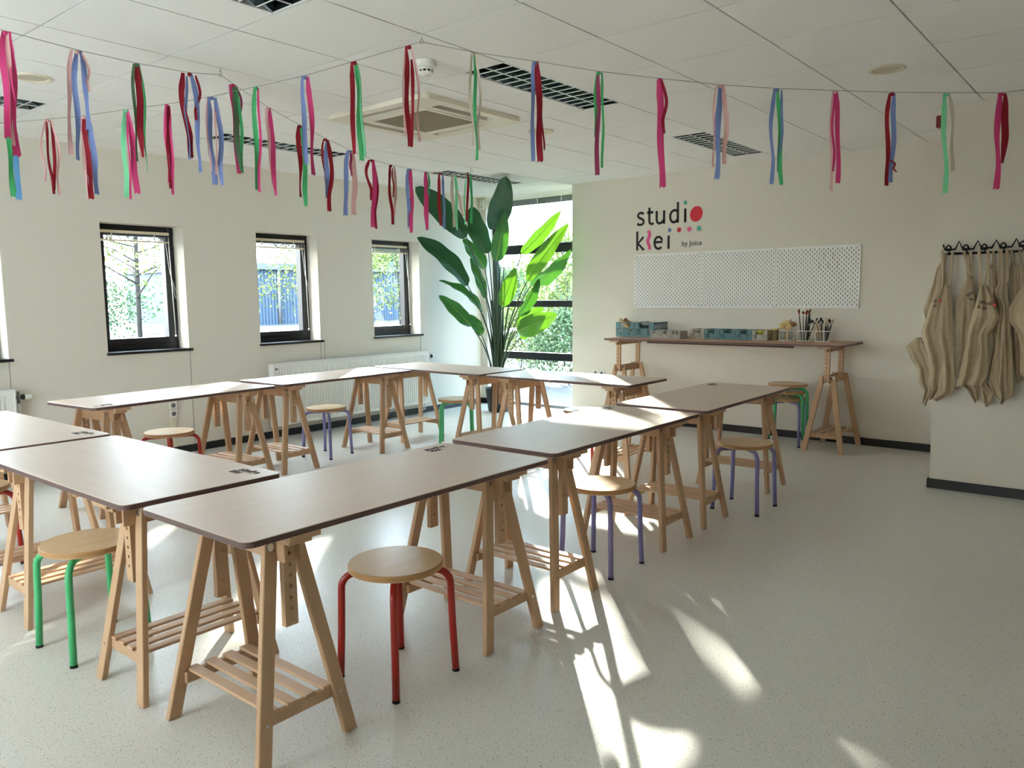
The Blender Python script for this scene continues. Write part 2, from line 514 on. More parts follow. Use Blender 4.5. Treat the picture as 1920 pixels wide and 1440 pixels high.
# the tall corner window
YW = 5.56
w = thing('window_7', (-2.62, YW, 0), kind='structure')
X0, X1 = 0.0, 1.43
mb = MB()
mb.box(X0, X0 + .05, 0, .06, 0, 2.555); mb.box(X1 - .02, X1 + .03, 0, .06, 0, 2.555); mb.box(X0 + .05, X1 - .02, 0, .06, 2.5, 2.555)
mb.bevel(.002, 1).build('window_frame', M_black, w)
MB().box(X0 + .05, X1 - .02, 0, .06, 0, .035).build('threshold', M_grey, w)
for z0, z1 in ((1.877, 1.988), (1.228, 1.307), (.58, .672)):
    MB().box(X0 + .05, X1 - .02, -.012, .05, z0, z1).bevel(.002, 1).build('transom', M_black, w)
for z0, z1 in ((.035, .58), (.672, 1.228), (1.307, 1.877), (1.988, 2.5)):
    MB().box(X0 + .05, X1 - .02, .022, .028, z0, z1).build('pane', M_glass, w)
for xx in (.79, 1.25):
    MB().box(xx, xx + .045, -.026, -.0125, 1.90, 1.945).bevel(.002, 1).build('catch', M_whitepl, w)
b = thing('venetian_blind', (-2.62, YW, 2.555), 0, 'pulled-up wide grey slatted blind at the top of the tall window', 'blind')
MB().box(.06, 1.40, -.055, -.02, -.03, -.001).build('headrail', M_whitepl, b)
mb = MB()
for k in range(12): mb.box(.06, 1.40, -.052, -.023, -.036 - k * .004, -.034 - k * .004)
mb.build('slats', mat('blind_slat_light', (150, 154, 154), .5), b)
MB().box(.06, 1.40, -.055, -.02, -.098, -.084).build('bottom_rail', mat('rail_grey', (128, 130, 130), .5), b)
for xx in (.3, .75, 1.1): MB().box(xx, xx + .012, -.058, -.0555, -.09, -.02).build('ladder_tape', M_whitepl, b)
MB().tube([(1.37, -.06, -.05), (1.372, -.06, -1.2), (1.36, -.05, -2.2), (1.30, -.04, -2.45)], .003, 6).build('cord', M_whitepl, b)
# small box on the corner column, sockets, alarm
t = thing('sensor_box', (-2.667, 5.43, 2.50), 0, 'small white control box high on the wall in the far left corner', 'control box')
MB().box(-.035, .035, -.03, -.0005, -.055, .055).bevel(.004).build('cover', M_whitepl, t)
MB().box(-.012, .012, -.033, -.0305, -.03, -.02).build('badge', M_grey, t)
t = thing('wall_socket', (-.83, YB, .50), 0, 'white double socket on the back wall right of the tall window', 'socket')
for xx in (-.04, .04):
    o = MB().box(xx - .038, xx + .038, -.012, -.0005, -.038, .038).bevel(.004).build('socket_plate', M_whitepl, t)
    MB().lathe([(.021, 0), (.021, .001)], 20).build('socket_hole', M_grey, o, loc=(xx, -.0125, 0), rot=(PI / 2, 0, 0))
t = thing('cable_duct', (XL, 1.30, .0665), 0, 'grey-white cable duct running up the left wall behind the far stools', 'cable duct')
MB().box(.0005, .018, -.022, .022, 0, .445).build('duct', M_cream, t)
for zz in (.30, .375):
    o = MB().box(.0185, .03, -.034, .034, zz - .034, zz + .034).bevel(.003).build('socket_plate', M_whitepl, t)
    MB().lathe([(.02, 0), (.02, .001)], 20).build('socket_hole', M_grey, o, loc=(.0302, 0, zz), rot=(0, PI / 2, 0))
t = thing('alarm_sounder', (XC - .042, 4.02, 2.53), 0, 'small dark red alarm sounder at the ceiling beside the nook corner', 'alarm')
MB().box(-.04, .04, -.03, .03, -.055, .025).bevel(.008).build('housing', mat('alarm_red', (120, 16, 26), .4), t)
MB().box(-.03, .03, -.026, .026, .0255, .063).build('mount', M_whitepl, t)
# ceiling fittings
LL = ['long louvred ceiling light right of the air conditioner panel', 'long louvred ceiling light over the middle of the room near the pegboards', 'louvred ceiling light cut by the top picture edge',
      'long louvred ceiling light left of the air conditioner panel, by the window wall', 'long louvred ceiling light above the tall plant', 'louvred ceiling light cut by the left picture edge']
proto = None
for (x, y), lab in zip(LIGHTS, LL):
    if proto is None:
        t = thing('ceiling_light', (x, y, ZC), 0, lab, 'ceiling light', 'louvred ceiling lights'); proto = t
        mb = MB(); e = .0
        mb.box(e, .012, e, 1.2, .0, .006); mb.box(.288, .3, e, 1.2, .0, .006); mb.box(.012, .288, e, .012, .0, .006); mb.box(.012, .288, 1.188, 1.2, .0, .006)
        mb.build('rim', M_white, t)
        mb = MB()
        mb.box(.002, .298, .002, 1.198, .085, .09)
        mb.box(.002, .006, .002, 1.198, .006, .085); mb.box(.294, .298, .002, 1.198, .006, .085); mb.box(.006, .294, .002, .006, .006, .085); mb.box(.006, .294, 1.194, 1.198, .006, .085)
        mb.build('reflector', mat('reflector', (52, 62, 66), .3, .7), t)
        mb = MB()
        YS = [.012 + k * .084 for k in range(1, 14)]
        for yy in YS: mb.prism([(yy - .007, .05), (yy + .007, .05), (yy + .0012, .006), (yy - .0012, .006)], 'x', .012, .288)
        mb.prism([(.141, .05), (.159, .05), (.1515, .006), (.1485, .006)], 'y', .012, 1.188)
        mb.prism([(.006, .05), (.026, .05), (.012, .006), (.006, .006)], 'y', .012, 1.188)
        mb.prism([(.274, .05), (.294, .05), (.294, .006), (.288, .006)], 'y', .012, 1.188)
        mb.mi = 1
        for yy in YS: mb.box(.012, .288, yy - .0022, yy + .0022, .002, .0058)
        mb.box(.147, .153, .012, 1.188, .0018, .0056)
        mb.build('louvre', [M_mirror, M_white], t)
        for xx in (.08, .22):
            MB().tube([(xx, .03, .066), (xx, 1.17, .066)], .008, 10).build('tube_lamp', M_white, t)
    else:
        copy_to(proto, (x, y, ZC), 0, lab)
t = thing('air_conditioner', ((AC[0] + AC[1]) / 2, (AC[2] + AC[3]) / 2, ZC), 0, 'square cream ceiling air conditioner panel with a mesh grille', 'air conditioner')
a = .475
mb = MB()
# panel ring with slots
slots = []
for k in range(4):
    ang = k * PI / 2
    R_ = lambda x, y, c=math.cos(ang), s=math.sin(ang): (x * c - y * s, x * s + y * c)
    slots.append([R_(-.27, -.40), R_(.27, -.40), R_(.27, -.325), R_(-.27, -.325)])
mb.plate(rrect(-a, a, -a, a, .05), slots + [rrect(-.285, .285, -.285, .285, .02)], .03, lambda p, t: (p[0], p[1], -.032 + t))
mb.bevel(.002, 1, 60).build('panel', mat('ac_panel', (226, 220, 202), .5), t)
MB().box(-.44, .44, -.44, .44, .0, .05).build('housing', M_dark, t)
mb = MB()
mb.plate(rrect(-.283, .283, -.283, .283, .02), [rrect(-.25, .25, -.25, .25, .01)], .012, lambda p, t: (p[0], p[1], -.036 + t))
o = mb.build('grille_frame', mat('ac_panel', (0, 0, 0)), t)
mb = MB()
for k in range(36):
    q = -.25 + .5 * (k + .5) / 36
    mb.box(q - .0036, q + .0036, -.25, .25, -.033, -.029)
for k in range(18):
    q = -.25 + .5 * (k + .5) / 18
    mb.box(-.25, .25, q - .0036, q + .0036, -.0345, -.0285)
mb.build('grille', mat('grille_tan', (150, 138, 112), .6), t)
MB().box(-.25, .25, -.25, .25, -.026, -.024).build('filter', mat('filter', (84, 76, 62), .8), t)
for k in range(4):
    ang = k * PI / 2
    MB().bar((-.265, -.385, -.014), (.265, -.385, -.014), .012, .004).build('air_flap', M_whitepl, t, rot=(0, 0, ang))
t = thing('smoke_detector', (.905, .915, ZC), 0, 'round white smoke detector on the ceiling between the ribbons', 'smoke detector')
MB().lathe([(.056, -.001), (.056, -.028), (.05, -.034), (.044, -.034)], 28, smooth=False).build('base', M_whitepl, t)
mb = MB()
mb.lathe([(.038, -.0345), (.04, -.04), (.04, -.046)], 24); mb.lathe([(.04, -.058), (.036, -.066), (.02, -.07), (.018, -.074), (.0, -.075)], 24)
for k in range(10):
    an = 2 * PI * k / 10
    mb.bar((.037 * math.cos(an), .037 * math.sin(an), -.045), (.037 * math.cos(an), .037 * math.sin(an), -.059), .008, .004)
mb.build('chamber', M_whitepl, t)
MB().lathe([(.03, -.046), (.03, -.058)], 20).build('sensor', M_dark, t)
for (x, y), lab in zip([(-.93, -.30), (2.715, 2.70), (.284, 2.735)], ['round cream downlight at the left picture edge', 'round white downlight on the ceiling at the right, above the ribbons', 'small round downlight beyond the air conditioner panel']):
    t = thing('downlight', (x, y, ZC), 0, lab, 'downlight', 'round downlights')
    MB().lathe([(.098, -.0005), (.096, -.006), (.078, -.010), (.072, -.004), (.068, .0)], 36, smooth=True, cap=False).build('rim', M_cream, t)
    MB().lathe([(.0, -.002), (.07, -.002), (.07, -.0005), (.0, -.0005)], 36).build('diffuser', mat('diffuser', (196, 188, 168), .5), t)
# radiators
def radiator(y0, y1, z0, z1, label):
    t = thing('radiator', (XL, y0, z0), 0, label, 'radiator', 'white panel radiators of the left wall')
    w, h = y1 - y0, z1 - z0
    MB().box(.035, .045, .01, w - .01, .01, h - .012).build('rear_panel', M_white, t)
    P = []
    n = int(w / .0333)
    for k in range(n):
        a0 = .05 + (w - .1) * k / n; s = (w - .1) / n
        P += [(a0, .0), (a0 + s * .28, .0), (a0 + s * .36, -.008), (a0 + s * .64, -.008), (a0 + s * .72, .0)]
    P = [(.012, 0)] + P + [(w - .012, 0)]
    mb = MB()
    rows = []
    for zz, f in ((.012, 0), (.04, 0), (.05, 1), (h - .05, 1), (h - .04, 0), (h - .014, 0)):
        rows.append([(.112 + d * f, y, zz) for y, d in P])
    mb.grid(rows, False)
    mb.box(.09, .1, .012, w - .012, .012, h - .014)
    mb.build('front_panel', M_white, t)
    MB().box(.034, .116, 0, .012, 0, h).box(.034, .116, w - .012, w, 0, h).bevel(.002, 1).build('side_cover', M_white, t)
    mb = MB(); mb.box(.034, .048, .012, w - .012, h - .012, h); mb.box(.1, .116, .012, w - .012, h - .012, h)
    for k in range(int(w / .02)): mb.box(.048, .1, .02 + k * .02, .03 + k * .02, h - .01, h - .004)
    mb.build('top_grille', M_white, t)
    MB().lathe([(.012, 0), (.012, .006)], 16).build('plug', M_grey, t, loc=(.1125, .035, h - .05), rot=(0, PI / 2, 0))
    mb = MB(); mb.box(.0005, .035, .2, .24, .05, h - .05); mb.box(.0005, .035, w - .24, w - .2, .05, h - .05)
    mb.build('bracket', M_white, t)
    return t, w, h
def valve(t, w, h):
    v = MB().tube([(.075, w + .001, h - .065), (.075, w + .05, h - .065)], .012, 12).tube([(.075, w + .03, h - .02), (.075, w + .03, h - .11)], .011, 12).build('valve', M_grey, t)
    MB().lathe([(.018, 0), (.02, .004), (.02, .018), (.016, .02)], 18).build('collar', M_rub, v, loc=(.075, w + .05, h - .065), rot=(-PI / 2, 0, 0))
    MB().lathe([(.018, .02), (.021, .024), (.021, .058), (.017, .066), (.012, .07)], 18).build('thermostat_head', M_whitepl, v, loc=(.075, w + .05, h - .065), rot=(-PI / 2, 0, 0))
t, w, h = radiator(2.27, 4.39, .115, .735, 'long white ribbed radiator below the two windows nearest the plant'); valve(t, w, h)
mb = MB(); mb.tube([(.075, w - .06, 0), (.075, w - .06, -.06), (.02, w - .06, -.085)], .008, 8); mb.tube([(.075, w - .1, 0), (.075, w - .1, -.06), (.02, w - .1, -.085)], .008, 8)
mb.build('pipe', M_white, t)
t, w, h = radiator(-1.6, .045, .095, .712, 'white ribbed radiator cut by the left picture edge'); valve(t, w, h)
MB().tube([(.075, w + .03, h - .11), (.075, w + .03, -.02), (.03, w + .03, -.06)], .008, 8).build('pipe', M_white, t)

# ------------------------------------------------------------------ trestles
def holes_post(z0, z1, w, t, hz):
    """post with a row of real holes, facing local x"""
    def f(p, d): return (d - t / 2, p[0], p[1])
    mb = MB()
    mb.plate([(-w / 2, z0), (w / 2, z0), (w / 2, z1), (-w / 2, z1)], [circle(0, z, .0062, 8) for z in hz], t, f)
    return mb
def make_trestle(lift, label, name='trestle'):
    t = thing(name, (0, 0, 0), 0, label, 'trestle', 'birch trestles under the work tables')
    for sx in (-1, 1):
        for sy in (-1, 1):
            l = MB().post((sx * .256, sy * .158, 0), (sx * .166, sy * .042, .658), .022, .046).bevel(.0025, 1).build('leg', M_birch, t)
            if sy < 0:
                MB().lathe([(.013, 0), (.013, .002), (.010, .003), (.0, .003)], 14).build('bolt', M_steel, l, loc=(sx * .1805, -.050, .637), rot=(0, sx * PI / 2, 0))
            MB().lathe([(.005, 0), (.005, .001), (.0, .001)], 10).build('screw', M_steel, l, loc=(sx * .2485, sy * .133, .137), rot=(0, sx * PI / 2, 0))
        # foot bar between the two legs
        MB().bar((sx * .222, -.128, .137), (sx * .222, .128, .137), .02, .036).bevel(.002, 1).build('foot_bar', M_birch, t)
        hz = [.44 + .034 * k for k in range(6)]
        holes_post(.385 + lift, .655 + lift, .044, .022, [z + lift for z in hz]).build('height_post', M_birch, t, loc=(sx * .19, 0, 0))
    for k in range(4):
        y = -.096 + k * .064
        MB().box(-.234, .234, y - .019, y + .019, .1555, .166).bevel(.002, 1).build('slat', M_slat, t)
    # twin rails that hold the posts, and the boards that carry the table top
    for sy in (-1, 1):
        MB().box(-.226, .226, sy * .0225, sy * .035, .592, .650).bevel(.002, 1).build('rail', M_birch, t)
    if lift < .1:
        MB().box(-.262, .262, -.040, .040, .651, .669).bevel(.002, 1).build('rest_board', M_birch, t)
    else:
        MB().box(-.25, .25, -.012, .006, .64 + lift, .668 + lift).bevel(.002, 1).build('rest_board', M_birch, t)
    MB().box(-.288, .288, -.054, .054, .670 + lift, .689 + lift).bevel(.002, 1).build('top_board', M_birch, t)
    return t
TH = .71                                   # table height
# table tops: centre, angle of the long axis, logo corner, label
def make_top(nm, L, W, T, m_top, label, group=None, logo=None):
    t = thing(nm, (0, 0, 0), 0, label, 'table', group)
    mb = MB()
    mb.prism(rrect(-L / 2, L / 2, -W / 2, W / 2, .032, 8), 'z', 0, T)
    mb.bevel(.0015, 1, 60)
    mb.bm.normal_update()
    for f in mb.bm.faces:
        f.material_index = 0 if abs(f.normal.z) > .7 else 1
    mb.build('board', [m_top, M_plyedge], t)
    return t
def burnt_logo(parent, x, y, z, rz, s):
    """the small burnt-in studio mark; x,y = left end of the first line's base"""
    lg = bpy.data.objects.new('logo', None); C.objects.link(lg); lg.parent = parent
    lg.location = (x, y, z); lg.rotation_euler = (0, 0, rz)
    text('lettering', 'studi', s, M_burn, lg, ext=.0002, off=.002, mw=Matrix.Translation((0, 0, .0005)))
    text('lettering', 'klei', s, M_burn, lg, ext=.0002, off=.002, mw=Matrix.Translation((-.004, -s * .85, .0005)))
    MB().prism(circle(s * 2.42, s * .27, s * .28, 18), 'z', .0003, .0007).build('dot', M_burn, lg)
    mb = MB()
    for k in range(3): mb.prism(circle(s * (1.75 + .36 * k), -s * .28, s * .07, 10), 'z', .0003, .0007)
    mb.build('small_dots', M_burn, lg)
TL, TW, TT = 1.387, .60, .020
G_T = 'plywood work tables set in a square'
TABLES = [
    ('A', (1.79, -.298), 90.0, 'plywood table top nearest the camera, over the red-legged stool'),
    ('I', (1.742, 1.171), 90.6, 'plywood table top second in the right-hand row, sunlit at its far end'),
    ('H', (1.715, 2.645), 91.0, 'plywood table top farthest in the right-hand row, before the stool stack'),
    ('B', (.731, -.712), -.2, 'plywood table top at the front left with a burnt logo at its far right corner'),
    ('C', (-.71, -.71), .3, 'plywood table top cut by the left picture edge, behind the front left one'),
    ('D', (-1.416, .614), 94.6, 'plywood table top alone along the left wall, beside the far red stool'),
    ('E', (-1.503, 2.086), 91.0, 'plywood table top in front of the long radiator'),
    ('F', (-1.129, 3.132), -1.6, 'plywood table top in the back row, left of the plant'),
    ('G', (.321, 3.105), .6, 'plywood table top in the back row in front of the tall window, sunlit'),
]
t0 = make_top('table_top', TL, TW, TT, M_ply, '', G_T)
for i, (k, c, a, lab) in enumerate(TABLES):
    t = t0 if i == 0 else copy_tree(t0)
    t.location = (c[0], c[1], TH - TT); t.rotation_euler = (0, 0, math.radians(a)); t['label'] = lab
    TABLES[i] = (k, c, a, lab, t)
for k, c, a, lab, t in TABLES:
    if k in 'AIHBC':
        burnt_logo(t, TL / 2 - .185, TW / 2 - .075, TT, 0, .045)
    if k == 'D':
        burnt_logo(t, -TL / 2 + .16, -TW / 2 + .075, TT, PI, .045)
# trestles: two under each top
tr0 = make_trestle(0.0, '')
TRN = {'A': ('front table', 'near', 'far'), 'I': ('second table of the right-hand row', 'near', 'far'), 'H': ('farthest table of the right-hand row', 'near', 'far'),
       'B': ('front left table', 'left', 'right'), 'C': ('table cut by the left picture edge', 'left', 'right'), 'D': ('lone table along the left wall', 'near', 'far'),
       'E': ('table in front of the long radiator', 'near', 'far'), 'F': ('back row table left of the plant', 'left', 'right'), 'G': ('back row table before the tall window', 'left', 'right')}
TRU = {'A': (-.489, .501), 'I': (-.479, .512), 'H': (-.45, .57), 'B': (-.52, .49), 'C': (-.5, .5), 'D': (-.5, .5), 'E': (-.53, .49), 'F': (-.5, .5), 'G': (-.5, .5)}
first = True
for k, c, a, lab, t in TABLES:
    ar = math.radians(a)
    for q, u in enumerate(TRU[k]):
        x, y = c[0] + u * math.cos(ar), c[1] + u * math.sin(ar)
        rz = ar - PI / 2 if a > 45 else ar + PI / 2
        end = TRN[k][1 + q]
        lb = 'birch trestle under the %s end of the %s' % (end, TRN[k][0])
        if first:
            tr0.location = (x, y, 0); tr0.rotation_euler = (0, 0, rz); tr0['label'] = lb; first = False
        else:
            copy_to(tr0, (x, y, 0), rz, lb)
# tall side table against the back wall
TZ = .93
tt = make_top('side_table_top', 2.34, .61, .02, M_oak, 'long narrow wooden table top against the back wall below the pegboards', None)
tt.location = (.79, 4.938, TZ - .02); tt['category'] = 'table'
MB().box(-.72, .72, -.2, -.17, -.022, -.0005).build('stiffener', mat('stiffener', (60, 34, 28), .6), tt)
ta = make_trestle(.22, 'tall-set birch trestle under the left end of the side table below the pegboards', 'trestle')
ta.location = (-.27, 4.955, 0); ta.rotation_euler = (0, 0, PI / 2)
copy_to(ta, (1.80, 4.955, 0), PI / 2, 'tall-set birch trestle under the right end of the side table, beside the stool stack')

# ------------------------------------------------------------------ stools
def make_stool(colour, label):
    t = thing('stool', (0, 0, 0), 0, label, 'stool', 'round stools with coloured tube legs')
    mb = MB()
    mb.lathe([(.166, .403), (.170, .407), (.170, .423), (.167, .427)], 48)
    mb.bm.normal_update()
    for f in mb.bm.faces: f.material_index = 0 if abs(f.normal.z) > .6 else 1
    mb.build('seat', [M_seat, M_seatedge], t)
    for k in range(4):
        a = PI / 4 + k * PI / 2
        ca, sa = math.cos(a), math.sin(a)
        pts = [(.03 * ca, .03 * sa, .388), (.14 * ca, .14 * sa, .388)]
        for q in range(1, 8):
            th = PI / 2 * q / 7
            r = .14 + .055 * math.sin(th); pts.append((r * ca, r * sa, .388 - .055 * (1 - math.cos(th))))
        pts.append((.200 * ca, .200 * sa, .17)); pts.append((.208 * ca, .208 * sa, .008))
        l = MB().tube(pts, .0133, 12).build('leg', M_legs[colour], t)
        MB().lathe([(.0138, 0), (.0138, .010), (.013, .0105)], 12).build('foot_cap', M_rub, l, loc=(.2082 * ca, .2082 * sa, 0))
    return t
STOOLS = [
    ('red', (1.892, -.277), 0, 0, 'red-legged stool with a pale round seat under the front table'),
    ('green', (.74, -.855), 2, 0, 'green-legged stool with a honey-coloured seat under the front left table'),
    ('red', (-.69, -.83), 10, 0, 'red-legged stool cut by the left picture edge'),
    ('purple', (1.845, 1.157), 0, 0, 'purple-legged stool under the second table of the right-hand row'),
    ('purple', (1.976, 2.63), 0, 0, 'purple-legged stool under the farthest table of the right-hand row'),
    ('red', (-1.50, .64), 20, 0, 'red-legged stool under the lone table along the left wall, white-lit seat'),
    ('purple', (-1.58, 2.09), 14, 0, 'purple-legged stool in front of the long radiator'),
    ('green', (-1.04, 3.16), 40, 0, 'green-legged stool under the back row table left of the plant'),
    ('red', (.33, 3.24), 8, 0, 'red-legged stool in the sun under the back row table before the tall window'),
    ('purple', (1.405, 4.93), 6, 0, 'purple-legged stool at the bottom of the stack by the back wall'),
    ('green', (1.402, 4.925), 20, .064, 'green-legged stool in the middle of the stack by the back wall'),
    ('green', (1.408, 4.925), 33, .128, 'green-legged stool on top of the stack by the back wall'),
]
ST = {}
for col, (x, y), rz, dz, lab in STOOLS:
    if col not in ST:
        ST[col] = make_stool(col, lab); ST[col].location = (x, y, dz); ST[col].rotation_euler = (0, 0, math.radians(rz))
    else:
        copy_to(ST[col], (x, y, dz), math.radians(rz), lab)

# ------------------------------------------------------------------ wall lettering
M_ink = mat('ink_black', (16, 18, 22), .6)
M_lred = mat('logo_red', (206, 40, 56), .6)
M_lpink = mat('logo_pink', (220, 84, 140), .6)
M_lteal = mat('logo_teal', (70, 164, 140), .6)
M_lblue = mat('logo_blue', (76, 118, 180), .6)
lg = thing('wall_lettering', (-.366, YB - .0005, 1.83), 0, 'large studio name lettering on the back wall above the left pegboard', 'lettering')
RX = Matrix.Rotation(PI / 2, 4, 'X')
def stroke(pts, w, closed=False, join=True):
    """flat stroke of width w along pts -> polygon quads as one prism list"""
    n = len(pts); L_, R_ = [], []
    for i in range(n):
        a = Vector(pts[i - 1]) if (i > 0 or closed) else Vector(pts[0]); b = Vector(pts[(i + 1) % n]) if (i < n - 1 or closed) else Vector(pts[-1])
        d = (b - a).normalized(); nn = Vector((-d.y, d.x))
        L_.append(Vector(pts[i]) + nn * w / 2); R_.append(Vector(pts[i]) - nn * w / 2)
    return L_, R_
def letter(name, strokes, ox, oz, sc, m, parent, w):
    mb = MB()
    for pts, closed in strokes:
        P = [(ox + p[0] * sc, oz + p[1] * sc) for p in pts]
        A, B = stroke(P, w, closed)
        n = len(P)
        for i in range(n if closed else n - 1):
            j = (i + 1) % n
            mb.hexa([(A[i].x, -.0012, A[i].y), (A[j].x, -.0012, A[j].y), (B[j].x, -.0012, B[j].y), (B[i].x, -.0012, B[i].y)],
                    [(A[i].x, -.0001, A[i].y), (A[j].x, -.0001, A[j].y), (B[j].x, -.0001, B[j].y), (B[i].x, -.0001, B[i].y)])
    return mb.build(name, m, parent)
def arc(cx, cy, rx, ry, a0, a1, n=16):
    return [(cx + rx * math.cos(math.radians(a0 + (a1 - a0) * k / n)), cy + ry * math.sin(math.radians(a0 + (a1 - a0) * k / n))) for k in range(n + 1)]
# glyphs in units of x-height = 1
GL = {
    's': [([(.62, .86), (.50, .93), (.34, .95), (.18, .90), (.11, .78), (.14, .65), (.28, .56), (.44, .49), (.57, .40), (.62, .27), (.56, .13), (.40, .05), (.22, .05), (.04, .14)], False)],
    't': [([(.20, 1.30), (.20, .28), (.25, .12), (.37, .05), (.50, .07), (.58, .11)], False), ([(0, .93), (.54, .93)], False)],
    'u': [([(.07, 1.0), (.07, .34), (.12, .15), (.26, .05), (.42, .07), (.56, .16), (.66, .28)], False), ([(.70, 1.0), (.70, 0)], False)],
    'd': [([(.72, 1.52), (.72, 0)], False), ([(.72, .82), (.60, .92), (.42, .95), (.24, .87), (.11, .68), (.08, .47), (.13, .25), (.26, .09), (.42, .05), (.58, .12), (.72, .26)], False)],
    'i': [([(.07, 1.0), (.07, 0)], False)],
    'k': [([(.07, 1.45), (.07, 0)], False), ([(.62, 1.0), (.15, .52), (.66, 0)], False)],
    'e': [([(.09, .55), (.72, .55), (.70, .74), (.60, .88), (.44, .95), (.27, .91), (.14, .78), (.08, .58), (.09, .36), (.18, .16), (.34, .05), (.52, .06), (.68, .17)], False)],
}
xh, sw = .136, .0255
z1, z2 = 2.088 - 1.83, .0
X = 0.0
for ch, x in (('s', .005), ('t', .128), ('u', .232), ('d', .385), ('i', .556)):
    letter('letter_' + ch, GL[ch], x, z1, xh, M_ink, lg, sw)
for ch, x in (('k', .003), ('e', .208), ('i', .372)):
    letter('letter_' + ch, GL[ch], x, z2, xh, M_ink, lg, sw)
def disc(x, z, rx, ry, m, name='dot', rot=0):
    P = []
    for k in range(36):
        a = 2 * PI * k / 36; c_, s_ = rx * math.cos(a), ry * math.sin(a)
        P.append((x + c_ * math.cos(rot) - s_ * math.sin(rot), z + c_ * math.sin(rot) + s_ * math.cos(rot)))
    return MB().prism(P, 'y', -.0012, -.0001).build(name, m, lg)
disc(.687, z1 + .074, .068, .078, M_lred, 'red_o', -.35)
disc(.566, z1 + .194, .019, .022, M_lteal)
disc(.392, .190, .018, .021, M_lblue); disc(.500, .186, .0225, .0245, M_lred); disc(.612, .186, .023, .0245, M_lpink); disc(.718, .187, .024, .0255, M_lteal)
W_ = []
for k in range(15):
    f = k / 14
    W_.append((.150 + .011 * math.sin(f * 3.0 * PI + .6) , .003 + .197 * f))
letter('wavy_l', [([(p[0], p[1]) for p in W_], False)], 0, 0, 1.0, M_lpink, lg, .036)
text('small_words', 'by Joice', .071, M_ink, lg, ext=.0005, off=.0004, mw=Matrix.Translation((.530, -.0007, .022)) @ RX)

# ------------------------------------------------------------------ pegboards
HO = []
for r in range(26):
    for c_ in range(19):
        x = .02 + c_ * .04 + (0 if r % 2 == 0 else .02); z = .03 + r * .02
        if x > .745 or z > .545: continue
        HO.append([(x - .0032, z - .0078), (x + .0032, z - .0078), (x + .0032, z + .0078), (x - .0032, z + .0078)])
pb0 = None
PBL = ['left white pegboard, under the wall lettering', 'middle one of the three white pegboards', 'right white pegboard with short wire hooks']
for k in range(3):
    loc = (-.374 + .761 * k, YB - .022, 1.226)
    if k == 0:
        pb0 = thing('pegboard', loc, 0, PBL[0], 'pegboard', 'white pegboards above the side table')
        mb = MB()
        mb.plate(rrect(.001, .759, 0, .56, .012, 4), HO, .004, lambda p, t: (p[0], t, p[1]))
        mb.build('board', M_white, pb0)
        mb = MB(); mb.box(.001, .759, .0045, .0205, 0, .004); mb.box(.001, .759, .0045, .0205, .556, .56); mb.box(.001, .005, .0045, .0205, .004, .556); mb.box(.755, .759, .0045, .0205, .004, .556)
        mb.build('folded_rim', M_white, pb0)  # rim added to keep light out of the gap behind the holes
        mb = MB()
        for xx in (.02, .74):
            for zz in (.02, .54):
                mb.lathe([(.007, 0), (.007, .002), (.0, .003)], 12, c=(0, 0, 0)) if False else mb.tube([(xx, -.0025, zz), (xx, -.0001, zz)], .0065, 10)
        mb.build('screw_caps', mat('cap_grey', (196, 196, 190), .5), pb0)
        mb = MB(); mb.box(.06, .70, .014, .0215, .08, .12); mb.box(.06, .70, .014, .0215, .44, .48)
        mb.build('wall_bracket', M_grey, pb0)
        MB().box(.006, .754, .009, .011, .005, .555).build('back_panel', mat('peg_hole_shade', (58, 58, 55), .8), pb0)  # dark sheet added behind the board, its colour stands for shade in the holes
    else:
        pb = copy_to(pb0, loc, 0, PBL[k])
for hx, hz in ((.45, .49), (.53, .49), (.41, .41), (.49, .41), (.57, .41)):
    MB().tube([(hx, .003, hz), (hx, -.012, hz), (hx, -.014, hz - .05), (hx, -.02, hz - .054), (hx, -.024, hz - .045)], .0012, 6).build('wire_hook', M_steel, pb)

